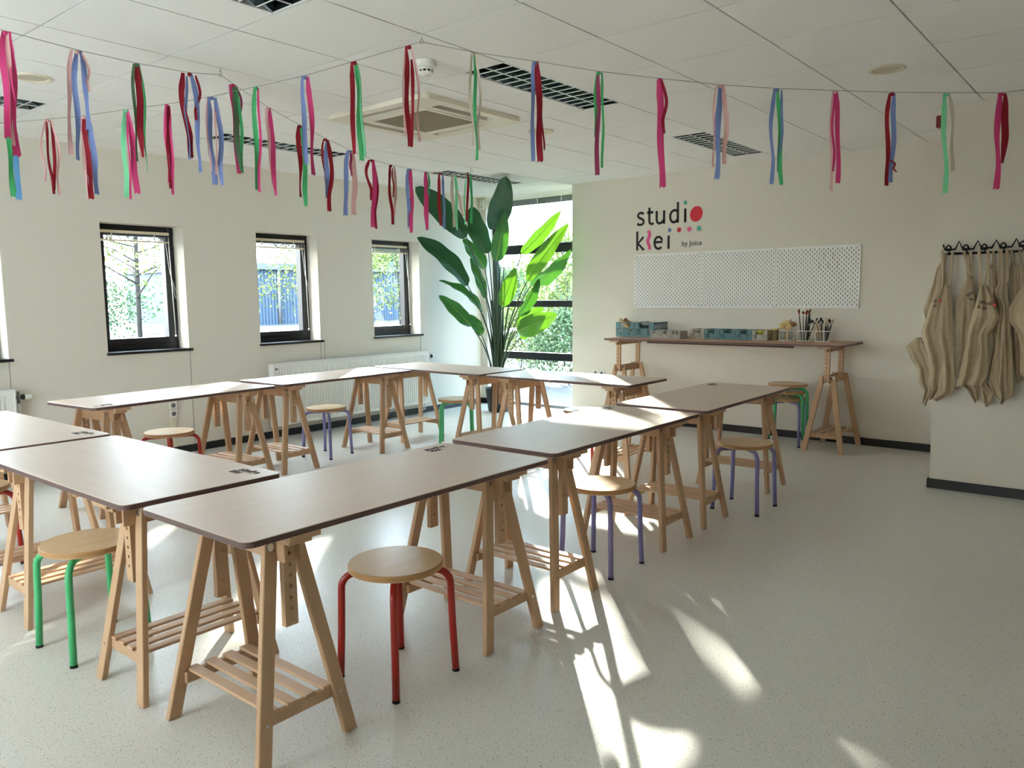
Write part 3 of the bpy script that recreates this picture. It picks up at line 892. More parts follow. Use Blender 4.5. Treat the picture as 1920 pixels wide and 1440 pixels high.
# ------------------------------------------------------------------ crates on the side table
M_teal = mat('crate_teal', (84, 122, 126), .5)
M_cgrey = mat('crate_grey', (164, 158, 144), .5)
def make_crate(w, d, h, m, label):
    t = thing('folding_crate', (0, 0, TZ), 0, label, 'crate', 'small folding crates on the side table')
    e, k = .006, max(.010, w * .08)
    MB().box(-w / 2, w / 2, 0, d, .0005, .005).build('base', m, t)
    def front(y0, y1):
        mb = MB()
        mb.box(-w / 2, -w / 2 + k, y0, y1, .005, h); mb.box(w / 2 - k, w / 2, y0, y1, .005, h)
        mb.box(-w / 2 + k, w / 2 - k, y0, y1, .005, h * .17); mb.box(-w / 2 + k, w / 2 - k, y0, y1, h * .93, h)
        mb.box(-w * .17, w * .17, y0, y1, h * .17, h * .60)
        mb.prism([(-w * .30, h * .93), (-w * .24, h * .64), (-w * .20, h * .60), (-w * .5 + k, h * .60), (-w * .5 + k, h * .93)], 'y', y0, y1)
        mb.prism([(w * .30, h * .93), (w * .24, h * .64), (w * .20, h * .60), (w * .5 - k, h * .60), (w * .5 - k, h * .93)], 'y', y0, y1)
        mb.box(-w * .2, w * .2, y0, y1, h * .56, h * .62)
        for s in (-1, 1):
            for q in range(4):
                z = h * (.20 + .11 * q)
                mb.hexa([(s * (w / 2 - k), y0, z), (s * w * .17, y0, z + h * .03 - s * 0), (s * w * .17, y0, z + h * .08), (s * (w / 2 - k), y0, z + h * .05)],
                        [(s * (w / 2 - k), y1, z), (s * w * .17, y1, z + h * .03), (s * w * .17, y1, z + h * .08), (s * (w / 2 - k), y1, z + h * .05)])
            mb.bar((s * w * .25, (y0 + y1) / 2, h * .17), (s * w * .36, (y0 + y1) / 2, h * .60), abs(y1 - y0) * .9, w * .035, (0, 1, 0))
        return mb
    front(0, e).build('front_panel', m, t)
    front(d - e, d).build('back_panel', m, t)
    for s in (-1, 1):
        mb = MB()
        x0, x1 = s * w / 2, s * (w / 2 - e)
        mb.box(x0, x1, e, d - e, .005, h * .17); mb.box(x0, x1, e, d - e, h * .9, h)
        n = max(3, int(d / .03))
        for q in range(n + 1):
            y = e + (d - 2 * e) * q / n
            mb.box(x0, x1, max(e, y - .004), min(d - e, y + .004), h * .17, h * .9)
        mb.box(x0, x1, e, d - e, h * .50, h * .57)
        mb.build('side_panel', m, t)
    return t
def crate_at(src, x, y, label):
    if not src.get('label'):
        src.location = (x, y, TZ); src['label'] = label; return src
    return copy_to(src, (x, y, TZ), 0, label)
YC0 = 4.97
big = make_crate(.222, .30, .152, M_teal, '')
crate_at(big, -.322, YC0, 'large teal crate at the left end holding wooden rollers')
crate_at(big, -.097, YC0, 'large teal crate second from the left end')
sm = make_crate(.108, .155, .072, M_cgrey, '')
for k, lab in enumerate(('small grey crate right beside the large teal one', 'small grey crate in the middle of the three small ones', 'small grey crate rightmost of the three small ones')):
    crate_at(sm, .072 + .111 * k, YC0 - .08, lab)
md = make_crate(.148, .21, .093, M_cgrey, ''); mt = make_crate(.156, .21, .093, M_teal, '')
XM = [.475, .630, .790, .950, 1.106]
crate_at(md, XM[0], 5.0, 'medium grey crate left of the three medium teal ones')
crate_at(mt, XM[1], 5.0, 'medium teal crate next to the grey one, leftmost of three')
crate_at(mt, XM[2], 5.0, 'medium teal crate in the middle of the three medium teal ones')
crate_at(mt, XM[3], 5.0, 'medium teal crate rightmost of three, beside the crate with yellow cloth')
crate_at(md, XM[4], 5.0, 'medium grey crate with a yellow cloth inside')
# contents
for k, (x, dy, lab) in enumerate(((-.335, 0.0, 'pale wooden roller leaning out of the large teal crate, in front'), (-.30, .04, 'brown wooden roller leaning out of the large teal crate, behind'))):
    t = thing('wooden_roller', (x + .05, 5.03 + dy, TZ + .06), 0, lab, 'roller', 'wooden rollers in the large crate')
    mb = MB(); mb.tube([(0, 0, 0), (-.135, 0, .118)], .019 if k == 0 else .022, 14)
    mb.build('barrel', mat('roller_pale', (206, 176, 130), .5) if k == 0 else mat('roller_brown', (150, 108, 72), .5), t)
    MB().tube([(-.136, 0, .1188), (-.142, 0, .124)], .008, 10).build('pin', M_birch, t)
for k in range(3):
    x = -.16 + .055 * k
    t = MB().lathe([(.0, 0), (.03, .004), (.034, .02), (.026, .034), (.0, .04)], 18, smooth=True, cap=False).build('plastic_lid', mat('lid_grey', (172, 174, 172), .4), loc=(x, 5.1, TZ + .115))
    tag(t, 'grey plastic lid in the large teal crate without rollers', 'lid', 'lids in the second large crate')
mb = MB()
P = []
random.seed(5)
for i in range(7):
    P.append([(-.055 + .018 * j, -.03 + .02 * i, .05 + .02 * math.sin(i * 1.7 + j) + .012 * math.cos(j * 2.1)) for j in range(7)])
t = mb.grid(P).build('yellow_cloth', fabric('cloth_yellow', (226, 214, 60)), loc=(XM[4], 5.07, TZ + .02))
t.modifiers.new('thick', 'SOLIDIFY').thickness = .003
tag(t, 'yellow cloth crumpled in the medium grey crate', 'cloth')
for k in range(7):
    x = .05 + .042 * (k % 6); y = 4.96 + .05 * (k // 6)
    t = MB().lathe([(.014, 0), (.016, .03), (.008, .045), (.006, .075), (.0, .08)], 14, smooth=True).build('clear_bottle', mat('bottle_clear', (196, 200, 196), .2), loc=(x, y, TZ + .0055))
    tag(t, 'small pale bottle standing in the row of small grey crates', 'bottle', 'small bottles in the small crates')
t = thing('tin', (1.222, 5.09, TZ + .0005), 0, 'olive cylinder tin beside the crate with yellow cloth', 'tin')
MB().lathe([(.036, 0), (.037, .004), (.037, .092), (.035, .096)], 26).build('can', mat('tin_olive', (126, 116, 74), .5), t)
MB().lathe([(.036, .0965), (.038, .098), (.038, .108), (.034, .111), (.0, .111)], 26).build('lid', mat('tin_cream', (212, 198, 132), .5), t)
# wire holders with brushes and tools
M_wire = mat('wire_white', (232, 230, 224), .4)
HOLD = [(1.335, 5.06, 'white wire holder with sponges and wooden tools, leftmost of three'), (1.500, 5.06, 'white wire holder with tall black brushes, middle of three'), (1.660, 5.06, 'white wire holder with short brushes, rightmost of three')]
h0 = None
for x, y, lab in HOLD:
    if h0 is None:
        h0 = thing('wire_holder', (x, y, TZ), 0, lab, 'holder', 'white wire holders on the side table')
        MB().torus((0, 0, .0045), .064, .0038).build('ring', M_wire, h0)
        MB().torus((0, 0, .094), .064, .0038).build('ring', M_wire, h0)
        for k in range(4):
            a = PI / 4 + k * PI / 2 - .3
            MB().tube([(.064 * math.cos(a), .064 * math.sin(a), .005), (.064 * math.cos(a), .064 * math.sin(a), .094)], .0034, 8).build('upright', M_wire, h0)
        MB().lathe([(.06, .001), (.06, .004)], 26).build('floor_disc', M_wire, h0)
        MB().lathe([(.055, .0045), (.0555, .085), (.054, .085), (.0535, .0045)], 26, cap=False).build('glass_liner', M_glass, h0)
    else: copy_to(h0, (x, y, TZ), 0, lab)
M_hb = mat('handle_black', (22, 22, 24), .35); M_hw = mat('handle_wood', (198, 160, 108), .45); M_hr = mat('handle_brown', (138, 84, 50), .45)
M_fer = mat('ferrule', (214, 214, 212), .25, .9); M_bb = mat('bristle_black', (28, 26, 26), .9); M_br = mat('bristle_red', (124, 54, 30), .9); M_bt = mat('bristle_tan', (200, 172, 122), .9)
def brush(x, y, hx, hy, L, rh, mh, mbr, lab, grp, wide=1.0, fl=.026):
    base = Vector((x, y, TZ + .006)); d = Vector((hx, hy, 1)).normalized()
    t = thing('brush', base, 0, lab, 'brush', grp)
    t.rotation_euler = d.to_track_quat('Z', 'Y').to_euler()
    MB().tube([(0, 0, 0), (0, 0, L * .5), (0, 0, L)], [rh * .7, rh * 1.1, rh * .8], 8).build('handle', mh, t)
    MB().tube([(0, 0, L), (0, 0, L + .024)], [rh * .95, rh * 1.05], 8).build('ferrule', M_fer, t)
    o = MB().lathe([(rh * 1.0, L + .024), (rh * 1.5 * wide, L + .024 + fl * .45), (rh * 1.1 * wide, L + .024 + fl * .85), (rh * .2, L + .024 + fl)], 10, smooth=True).build('bristles', mbr, t)
    if wide > 1.4: o.scale = (1, .45, 1)
random.seed(11)
for k in range(9):
    a = random.uniform(0, 2 * PI); r = random.uniform(.006, .032); x, y = 1.492 + r * math.cos(a), 5.06 + r * math.sin(a)
    brush(x, y, .10 * math.cos(a) - .03, .10 * math.sin(a), random.uniform(.208, .236), .0042, M_hb, M_br, 'tall black-handled brush with rust-red tip in the middle holder', 'tall red-tipped brushes', 2.2, .026)
for k, (hx, L) in enumerate(((.32, .14), (.16, .13), (.42, .17), (.05, .15))):
    brush(1.505 + .006 * k, 5.055 + .01 * k, hx, -.05 + .04 * k, L, .0045, M_hb, M_bb, 'shorter black brush leaning right in the middle holder', 'short black brushes of the middle holder', 1.1, .03)
for k in range(14):
    a = 2 * PI * k / 14 + random.uniform(-.2, .2); r = random.uniform(.02, .040); x, y = 1.660 + r * math.cos(a), 5.06 + r * math.sin(a)
    left = math.cos(a) < -.1
    brush(x, y, .28 * math.cos(a), .2 * math.sin(a), random.uniform(.125, .16), .0042, (M_hr if k % 2 else M_hw) if left else M_hb, M_bb if k % 3 else M_bt,
          'brown-handled brush on the left side of the right holder' if left else 'black-handled brush on the right side of the right holder', 'short brushes of the right holder', 1.2, .034)
for k in range(8):
    a = 2 * PI * k / 8 + .3; r = random.uniform(.015, .035)
    base = Vector((1.335 + r * math.cos(a), 5.06 + r * math.sin(a), TZ + .006))
    t = thing('modelling_tool', base, 0, 'thin wooden clay tool in the left holder', 'clay tool', 'wooden clay tools of the left holder')
    t.rotation_euler = Vector((.30 * math.cos(a + 2.6), .2 * math.sin(a + 2.6), 1)).to_track_quat('Z', 'Y').to_euler()
    L = random.uniform(.13, .17)
    MB().tube([(0, 0, 0), (0, 0, L * .3), (0, 0, L * .8), (0, 0, L)], [.003, .0045, .004, .002], 8).build('shaft', M_hw, t)
    MB().lathe([(.002, L - .002), (.006, L + .012), (.004, L + .026), (.0, L + .03)], 8, smooth=True).build('tip', M_hr if k % 2 else M_bt, t)
for k, (x, y, z, r, sx) in enumerate(((1.295, 5.05, .135, .026, 1.0), (1.335, 5.075, .155, .03, 1.1), (1.365, 5.05, .128, .026, .95), (1.385, 5.09, .15, .024, 1.3))):
    mb = MB()
    bmesh.ops.create_icosphere(mb.bm, subdivisions=3, radius=r)
    for v in mb.bm.verts:
        v.co *= 1 + .08 * math.sin(v.co.x * 260 + k) * math.cos(v.co.z * 230) ; v.co.x *= sx
    for f in mb.bm.faces: f.smooth = True
    t = mb.build('sponge', mat('sponge_tan', (214, 190, 128), .95, bump=(300, .5)) if k != 3 else mat('sponge_brown', (152, 116, 76), .95, bump=(300, .5)), loc=(x, y, TZ + z))
    tag(t, ['tan sponge at the left of the left holder', 'tan sponge standing highest in the left holder', 'tan sponge in front at the right of the left holder', 'brown sponge behind at the right of the left holder'][k], 'sponge', 'sponges in the left holder')

# ------------------------------------------------------------------ measured shapes (metres)
RIBBONS = [
    ('AL', (0.031, 0.081, 2.516), [('red', -0.033, -0.011, 0.0, 0.421, 0.03, -0.016), ('blue', -0.014, -0.023, 0.016, 0.435, 0.016, -0.008), ('blue', 0.008, 0.026, 0.0, 0.498, 0.025, 0.011), ('red', 0.03, 0.02, 0.011, 0.237, 0.014, 0.019)]),
    ('AL', (0.089, -0.218, 2.488), [('olive', -0.013, -0.023, 0.0, 0.458, 0.015, -0.005), ('red', 0.003, -0.001, 0.0, 0.438, 0.031, 0.0), ('green', 0.013, 0.015, 0.005, 0.507, 0.01, 0.008)]),
    ('AL', (0.146, -0.513, 2.472), [('pale', -0.017, -0.056, 0.0, 0.455, 0.021, -0.01), ('blue', -0.005, -0.024, 0.007, 0.479, 0.024, -0.005), ('blue', 0.01, 0.024, 0.0, 0.343, 0.024, 0.007), ('pale', 0.017, 0.038, 0.01, 0.175, 0.012, 0.012)]),
    ('AL', (0.206, -0.819, 2.467), [('pink', -0.004, -0.008, 0.0, 0.427, 0.044, 0.0), ('pink', 0.015, 0.006, 0.0, 0.5, 0.033, 0.0), ('pale', 0.009, -0.002, 0.007, 0.46, 0.018, 0.0)]),
    ('AR', (-0.041, 0.373, 2.529), [('pink', -0.012, 0.007, 0.0, 0.476, 0.026, 0.0), ('olive', 0.003, 0.014, 0.006, 0.464, 0.029, 0.0), ('mauve', 0.018, 0.032, 0.003, 0.264, 0.012, 0.012), ('green', 0.012, 0.031, 0.012, 0.476, 0.018, 0.012)]),
    ('AR', (-0.143, 0.66, 2.469), [('pale', -0.012, 0.01, 0.0, 0.442, 0.025, 0.0), ('pink', 0.009, 0.02, 0.0, 0.504, 0.028, 0.0)]),
    ('AR', (-0.246, 0.952, 2.429), [('red', -0.007, -0.009, 0.0, 0.437, 0.03, 0.0), ('green', 0.01, 0.019, 0.01, 0.493, 0.03, 0.007)]),
    ('AR', (-0.344, 1.225, 2.399), [('red', -0.011, -0.006, 0.0, 0.292, 0.018, -0.018), ('blue', 0.004, -0.005, 0.007, 0.38, 0.032, 0.0), ('red', 0.011, 0.009, 0.007, 0.468, 0.028, 0.021)]),
    ('AR', (-0.445, 1.511, 2.374), [('blue', -0.015, -0.046, 0.0, 0.442, 0.033, -0.007), ('pale', 0.011, 0.013, 0.004, 0.438, 0.037, 0.011), ('mauve', 0.0, -0.001, 0.007, 0.171, 0.018, 0.0)]),
    ('AR', (-0.544, 1.787, 2.357), [('red', -0.019, -0.004, 0.0, 0.289, 0.027, -0.027), ('pink', 0.012, -0.001, 0.004, 0.484, 0.039, 0.012), ('red', 0.016, 0.018, 0.016, 0.496, 0.016, 0.019)]),
    ('AR', (-0.641, 2.062, 2.362), [('red', -0.008, 0.002, 0.0, 0.446, 0.024, -0.012), ('pale', 0.02, 0.02, 0.008, 0.372, 0.024, 0.012), ('red', 0.008, 0.015, 0.02, 0.241, 0.012, 0.0)]),
    ('AR', (-0.746, 2.356, 2.379), [('blue', -0.017, -0.013, 0.0, 0.459, 0.03, -0.004), ('pink', 0.009, 0.003, 0.004, 0.502, 0.034, 0.004)]),
    ('AR', (-0.847, 2.641, 2.396), [('pink', -0.004, -0.004, 0.0, 0.475, 0.04, 0.0), ('green', 0.018, 0.019, 0.004, 0.184, 0.018, 0.004)]),
    ('AR', (-0.947, 2.923, 2.429), [('red', -0.014, -0.016, 0.0, 0.448, 0.028, -0.009), ('blue', 0.009, 0.021, 0.005, 0.476, 0.023, 0.005)]),
    ('AR', (-1.04, 3.183, 2.462), [('cream', -0.014, -0.002, 0.0, 0.474, 0.029, -0.01), ('mint', 0.014, 0.017, 0.005, 0.498, 0.029, 0.005), ('pale', 0.024, 0.077, 0.144, 0.377, 0.019, 0.0)]),
    ('AR', (-1.149, 3.489, 2.516), [('red', 0.0, -0.02, 0.0, 0.454, 0.025, 0.01), ('green', 0.02, 0.03, 0.005, 0.469, 0.025, 0.01), ('mint', -0.015, -0.036, 0.05, 0.479, 0.015, -0.01)]),
    ('BL', (1.099, 0.612, 2.558), [('red', -0.01, -0.009, 0.0, 0.468, 0.026, -0.008), ('pale', -0.018, -0.032, 0.01, 0.421, 0.01, -0.008), ('pale', 0.013, 0.04, 0.0, 0.447, 0.013, 0.013), ('red', 0.008, 0.001, 0.064, 0.473, 0.018, 0.01)]),
    ('BL', (0.805, 0.522, 2.521), [('red', -0.011, -0.018, 0.0, 0.443, 0.024, -0.003), ('green', 0.005, 0.016, 0.003, 0.477, 0.024, 0.003), ('mint', 0.011, 0.034, 0.008, 0.461, 0.013, 0.003)]),
    ('BL', (0.519, 0.435, 2.485), [('blue', -0.011, -0.01, 0.0, 0.437, 0.024, -0.005), ('pink', 0.014, 0.023, 0.003, 0.492, 0.027, 0.005)]),
    ('BL', (0.22, 0.344, 2.465), [('green', -0.006, -0.017, 0.0, 0.529, 0.025, -0.003), ('pink', 0.011, -0.004, 0.006, 0.54, 0.014, 0.006)]),
    ('BL', (-0.065, 0.256, 2.444), [('blue', -0.014, -0.008, 0.0, 0.46, 0.029, -0.009), ('blue', 0.02, 0.032, 0.003, 0.465, 0.026, 0.009), ('pale', 0.012, 0.006, 0.012, 0.408, 0.012, 0.006), ('pale', -0.02, -0.022, 0.012, 0.393, 0.009, -0.014)]),
    ('BL', (-0.369, 0.163, 2.436), [('pink', -0.006, -0.009, 0.0, 0.422, 0.021, -0.006), ('red', 0.003, -0.002, 0.006, 0.458, 0.03, 0.0), ('pink', 0.009, 0.008, 0.003, 0.488, 0.015, 0.006)]),
    ('BL', (-0.659, 0.075, 2.437), [('mint', -0.012, -0.027, 0.0, 0.488, 0.027, -0.006), ('pink', 0.006, 0.029, 0.0, 0.464, 0.033, 0.003), ('pink', 0.003, -0.004, 0.012, 0.5, 0.012, 0.0)]),
    ('BL', (-0.982, -0.024, 2.433), [('pale', -0.006, -0.004, 0.0, 0.468, 0.019, -0.009), ('red', 0.0, 0.014, 0.009, 0.474, 0.031, 0.0), ('blue', 0.019, 0.044, 0.0, 0.446, 0.034, 0.006)]),
    ('BL', (-1.265, -0.111, 2.442), [('pale', -0.013, -0.04, 0.0, 0.366, 0.013, -0.019), ('red', -0.006, -0.0, 0.006, 0.437, 0.016, -0.01), ('red', 0.01, 0.011, 0.006, 0.414, 0.019, 0.013), ('pale', 0.019, 0.034, 0.0, 0.447, 0.016, 0.016)]),
    ('BL', (-1.572, -0.204, 2.452), [('green', -0.013, -0.019, 0.0, 0.445, 0.033, -0.003), ('sky', 0.01, 0.009, 0.007, 0.464, 0.033, 0.003)]),
    ('BR', (1.337, 0.805, 2.523), [('cream', -0.008, -0.007, 0.0, 0.435, 0.015, -0.01), ('green', 0.005, 0.01, 0.0, 0.504, 0.018, 0.0), ('cream', 0.013, 0.023, 0.005, 0.455, 0.013, 0.013)]),
    ('BR', (1.55, 1.018, 2.486), [('blue', -0.008, -0.016, 0.0, 0.467, 0.021, -0.003), ('red', 0.008, 0.02, 0.0, 0.472, 0.031, 0.003), ('red', 0.01, 0.041, 0.155, 0.42, 0.01, 0.005)]),
    ('BR', (1.771, 1.239, 2.444), [('green', -0.01, -0.016, 0.0, 0.309, 0.016, -0.003), ('mauve', 0.0, -0.009, 0.003, 0.492, 0.023, 0.0), ('green', 0.013, 0.019, 0.003, 0.458, 0.013, 0.005)]),
    ('BR', (1.987, 1.455, 2.416), [('pink', -0.005, 0.017, 0.0, 0.523, 0.034, 0.0), ('red', 0.011, 0.023, 0.003, 0.264, 0.016, 0.013)]),
    ('BR', (2.204, 1.672, 2.39), [('pale', -0.016, -0.024, 0.0, 0.394, 0.011, -0.008), ('blue', -0.003, -0.007, 0.003, 0.456, 0.032, 0.0), ('pale', 0.013, 0.031, 0.0, 0.384, 0.024, 0.011)]),
    ('BR', (2.413, 1.881, 2.377), [('blue', -0.016, -0.013, 0.0, 0.465, 0.021, -0.008), ('green', 0.005, 0.03, 0.003, 0.473, 0.024, 0.0), ('blue', 0.019, 0.017, 0.005, 0.406, 0.013, 0.011)]),
    ('BR', (2.627, 2.095, 2.371), [('pale', -0.011, -0.0, 0.0, 0.493, 0.016, -0.005), ('pink', 0.005, 0.031, 0.003, 0.457, 0.024, 0.003), ('pink', -0.005, 0.006, 0.005, 0.398, 0.013, -0.003)]),
    ('BR', (2.844, 2.312, 2.367), [('red', -0.011, -0.006, 0.0, 0.461, 0.022, -0.008), ('blue', 0.008, 0.012, 0.003, 0.447, 0.024, 0.003), ('red', -0.003, 0.032, 0.326, 0.398, 0.011, 0.008)]),
    ('BR', (3.052, 2.52, 2.369), [('mint', -0.014, 0.019, 0.0, 0.503, 0.025, -0.003), ('cream', 0.014, 0.043, 0.003, 0.393, 0.019, 0.005)]),
    ('BR', (3.265, 2.733, 2.373), [('pink', -0.011, 0.003, 0.0, 0.484, 0.03, -0.003), ('red', 0.011, 0.024, 0.003, 0.354, 0.033, 0.008)]),
]
LEAVES = [
    ((-2.1, 4.5, 2.025), (-2.376, 4.0, 2.558), 0.251, 0.10, 0.15, 0.30, 0),
    ((-2.168, 4.95, 1.865), (-2.301, 4.8, 2.403), 0.218, 0.05, 0.25, -0.50, 0),
    ((-2.253, 4.98, 1.682), (-2.477, 4.85, 2.052), 0.165, 0.05, 0.25, 0.50, 1),
    ((-1.82, 4.65, 2.101), (-1.183, 4.1, 2.544), 0.241, 0.06, 0.15, 0.20, 0),
    ((-1.837, 4.7, 1.758), (-1.45, 4.4, 2.253), 0.178, 0.05, 0.35, 0.10, 1),
    ((-1.796, 5.1, 1.849), (-1.265, 5.15, 2.299), 0.146, 0.06, 0.30, 0.30, 2),
    ((-1.596, 4.95, 1.529), (-1.064, 5.0, 2.14), 0.174, 0.06, 0.35, -0.30, 2),
    ((-1.615, 5.05, 1.484), (-1.025, 5.0, 1.844), 0.159, 0.10, 0.30, 0.60, 1),
    ((-1.893, 4.85, 1.242), (-1.727, 4.9, 1.68), 0.179, 0.04, 0.20, 0.20, 2),
    ((-1.677, 4.9, 1.132), (-1.343, 4.85, 1.55), 0.124, 0.05, 0.50, 0.50, 1),
    ((-1.609, 4.78, 0.972), (-1.096, 4.83, 1.162), 0.232, 0.05, 0.20, 0.10, 2),
    ((-1.745, 4.95, 1.018), (-1.409, 5.0, 1.235), 0.162, 0.04, 0.20, 0.20, 2),
    ((-2.23, 4.65, 1.487), (-2.573, 4.2, 2.045), 0.187, 0.09, 0.45, 0.60, 0),
    ((-2.222, 4.95, 1.337), (-2.368, 4.85, 1.819), 0.109, 0.05, 0.30, 0.40, 1),
    ((-2.247, 4.92, 1.159), (-2.617, 4.58, 1.572), 0.084, 0.10, 0.60, 1.00, 1),
    ((-2.366, 4.85, 1.012), (-2.599, 4.55, 1.384), 0.160, 0.07, 0.25, 0.30, 1),
    ((-2.293, 4.95, 0.903), (-2.338, 4.8, 1.151), 0.127, 0.04, 0.25, 0.30, 1),
    ((-1.747, 5.0, 0.882), (-1.637, 5.05, 0.934), 0.074, 0.03, 0.20, 0.20, 2),
]
APRONS = {
    'a1': (3.79, [(1.409, 2.829, 2.877), (1.317, 2.787, 2.893), (1.192, 2.748, 2.908), (1.094, 2.721, 2.916), (1.013, 2.741, 2.924), (0.924, 2.77, 2.93), (0.834, 2.788, 2.937), (0.762, 2.775, 2.942), (0.699, 2.784, 2.934), (0.632, 2.792, 2.839)], [((2.829, 3.79, 1.41), (2.819, 3.85, 1.637)), ((2.869, 3.79, 1.409), (2.883, 3.85, 1.629))]),
    'a1fold': (3.83, [(1.053, 2.688, 2.716), (0.979, 2.621, 2.759), (0.916, 2.649, 2.786), (0.825, 2.701, 2.798), (0.743, 2.711, 2.794), (0.688, 2.747, 2.788), (0.595, 2.739, 2.763)], []),
    'a1back': (3.86, [(1.522, 2.786, 2.835), (1.424, 2.766, 2.847), (1.316, 2.738, 2.852), (1.235, 2.715, 2.823), (1.172, 2.728, 2.802)], [((2.795, 3.86, 1.522), (2.828, 3.85, 1.623)), ((2.819, 3.86, 1.522), (2.832, 3.85, 1.623))]),
    'a2': (3.84, [(1.468, 2.974, 2.991), (1.394, 2.943, 3.013), (1.315, 2.915, 3.032), (1.236, 2.91, 3.035), (1.157, 2.907, 3.035), (1.05, 2.916, 3.017), (0.926, 2.924, 3.023), (0.791, 2.931, 3.006), (0.706, 3.01, 3.072), (0.636, 3.053, 3.072)], [((2.984, 3.84, 1.464), (2.938, 3.85, 1.627)), ((2.989, 3.84, 1.464), (2.977, 3.85, 1.625))]),
    'a3': (3.78, [(1.401, 3.054, 3.097), (1.307, 3.038, 3.139), (1.203, 3.018, 3.177), (1.151, 3.005, 3.161), (1.077, 2.995, 3.118), (0.933, 2.979, 3.131), (0.827, 2.962, 3.125), (0.742, 2.948, 3.095)], [((3.06, 3.78, 1.397), (3.034, 3.85, 1.632)), ((3.092, 3.78, 1.397), (3.087, 3.85, 1.629))]),
    'a3tail': (3.83, [(0.764, 3.079, 3.125), (0.703, 3.082, 3.158), (0.642, 3.1, 3.146), (0.615, 3.109, 3.124)], []),
    'a4': (3.81, [(1.429, 3.16, 3.198), (1.349, 3.14, 3.208), (1.246, 3.178, 3.218), (1.109, 3.163, 3.236), (0.972, 3.155, 3.254), (0.85, 3.142, 3.266), (0.759, 3.134, 3.272), (0.694, 3.154, 3.273), (0.642, 3.201, 3.216)], [((3.169, 3.81, 1.425), (3.154, 3.85, 1.63)), ((3.195, 3.81, 1.425), (3.187, 3.85, 1.629))]),
    'a5': (3.79, [(1.405, 3.292, 3.394), (1.314, 3.25, 3.426), (1.247, 3.22, 3.444), (1.171, 3.226, 3.448), (1.096, 3.276, 3.452), (0.988, 3.296, 3.458), (0.836, 3.3, 3.466), (0.794, 3.335, 3.454)], [((3.303, 3.79, 1.402), (3.285, 3.85, 1.616)), ((3.352, 3.79, 1.401), (3.328, 3.85, 1.614))]),
    'a6': (3.87, [(1.521, 3.089, 3.164), (1.366, 3.104, 3.172), (1.193, 3.098, 3.18), (1.019, 3.114, 3.189), (0.842, 3.115, 3.153)], [((3.105, 3.87, 1.513), (3.106, 3.85, 1.624)), ((3.15, 3.87, 1.512), (3.139, 3.85, 1.623))]),
    'a7': (3.87, [(1.517, 3.201, 3.281), (1.365, 3.216, 3.282), (1.108, 3.237, 3.295), (0.936, 3.253, 3.304), (0.781, 3.275, 3.312)], [((3.216, 3.87, 1.51), (3.206, 3.85, 1.62)), ((3.26, 3.87, 1.508), (3.253, 3.85, 1.618))]),
}
HOOKLINE = [(2.814, 1.678), (2.823, 1.646), (2.887, 1.643), (2.908, 1.695), (2.93, 1.646), (2.992, 1.64), (3.017, 1.694), (3.038, 1.645), (3.098, 1.644), (3.122, 1.692), (3.145, 1.644), (3.209, 1.646), (3.232, 1.695), (3.252, 1.652)]
HOOKS = [(2.852, 1.671), (2.954, 1.67), (3.059, 1.669), (3.165, 1.673), (3.27, 1.677)]

# ------------------------------------------------------------------ ribbon garlands
LABR = [
 'dark red and blue ribbon bunch, first to the left of the left ceiling hook',
 'dark red and olive ribbon bunch with thin green tail, second left of the ceiling hook',
 'long blue and pale pink ribbon bunch, third left of the left ceiling hook',
 'wide pink ribbon bunch with a pale stripe at the left picture edge',
 'pink and olive green ribbon bunch, first right of the left ceiling hook',
 'pink and pale pink ribbon bunch hanging low left of the tall light',
 'dark red and green ribbon bunch overlapping the purple and pink one',
 'blue ribbon bunch wrapped in dark red, right of the dark red and green one',
 'light blue and pale pink ribbon bunch between two red ones',
 'dark red looped ribbon bunch ending in pink',
 'dark red ribbon bunch with a pale pink side, above the third window',
 'lilac blue and pink ribbon bunch left of the dark plant leaf',
 'pink ribbon bunch with a short green side against the dark plant leaf',
 'dark red and lilac ribbon bunch against the dark plant leaf',
 'cream and mint ribbon bunch against the dark plant leaf',
 'red and green ribbon bunch nearest the far ceiling hook',
 'dark red and pale pink ribbon bunch beside the smoke detector',
 'dark red and green ribbon bunch left of the air conditioner',
 'purple blue and pink ribbon bunch above the louvred light by the window wall',
 'green ribbon bunch edged with pink, second left of the purple and pink one',
 'two-legged light blue ribbon bunch with pale strands',
 'dark red ribbon bunch sheathed in pink',
 'mint and pink ribbon bunch spreading at the bottom',
 'dark red and blue ribbon bunch hanging just below the long blue and pale one',
 'pale pink and red looped ribbon bunch near the left picture edge',
 'green and sky blue ribbon bunch behind the wide pink one at the left edge',
 'green ribbon bunch with cream sides in front of the air conditioner edge',
 'dark red and blue ribbon bunch in front of the right louvred light',
 'green ribbon bunch with a mauve middle',
 'solid pink ribbon bunch with a dark red fold, right of the mauve one',
 'blue ribbon bunch with pale sides in front of the back louvred light',
 'blue and green ribbon bunch above the pegboards',
 'pink and pale pink ribbon bunch above the right pegboard',
 'dark red and blue crossing ribbon bunch near the nook corner',
 'mint and cream ribbon bunch before the nook corner',
 'pink and dark red ribbon bunch at the far right, over the aprons',
]
random.seed(3)
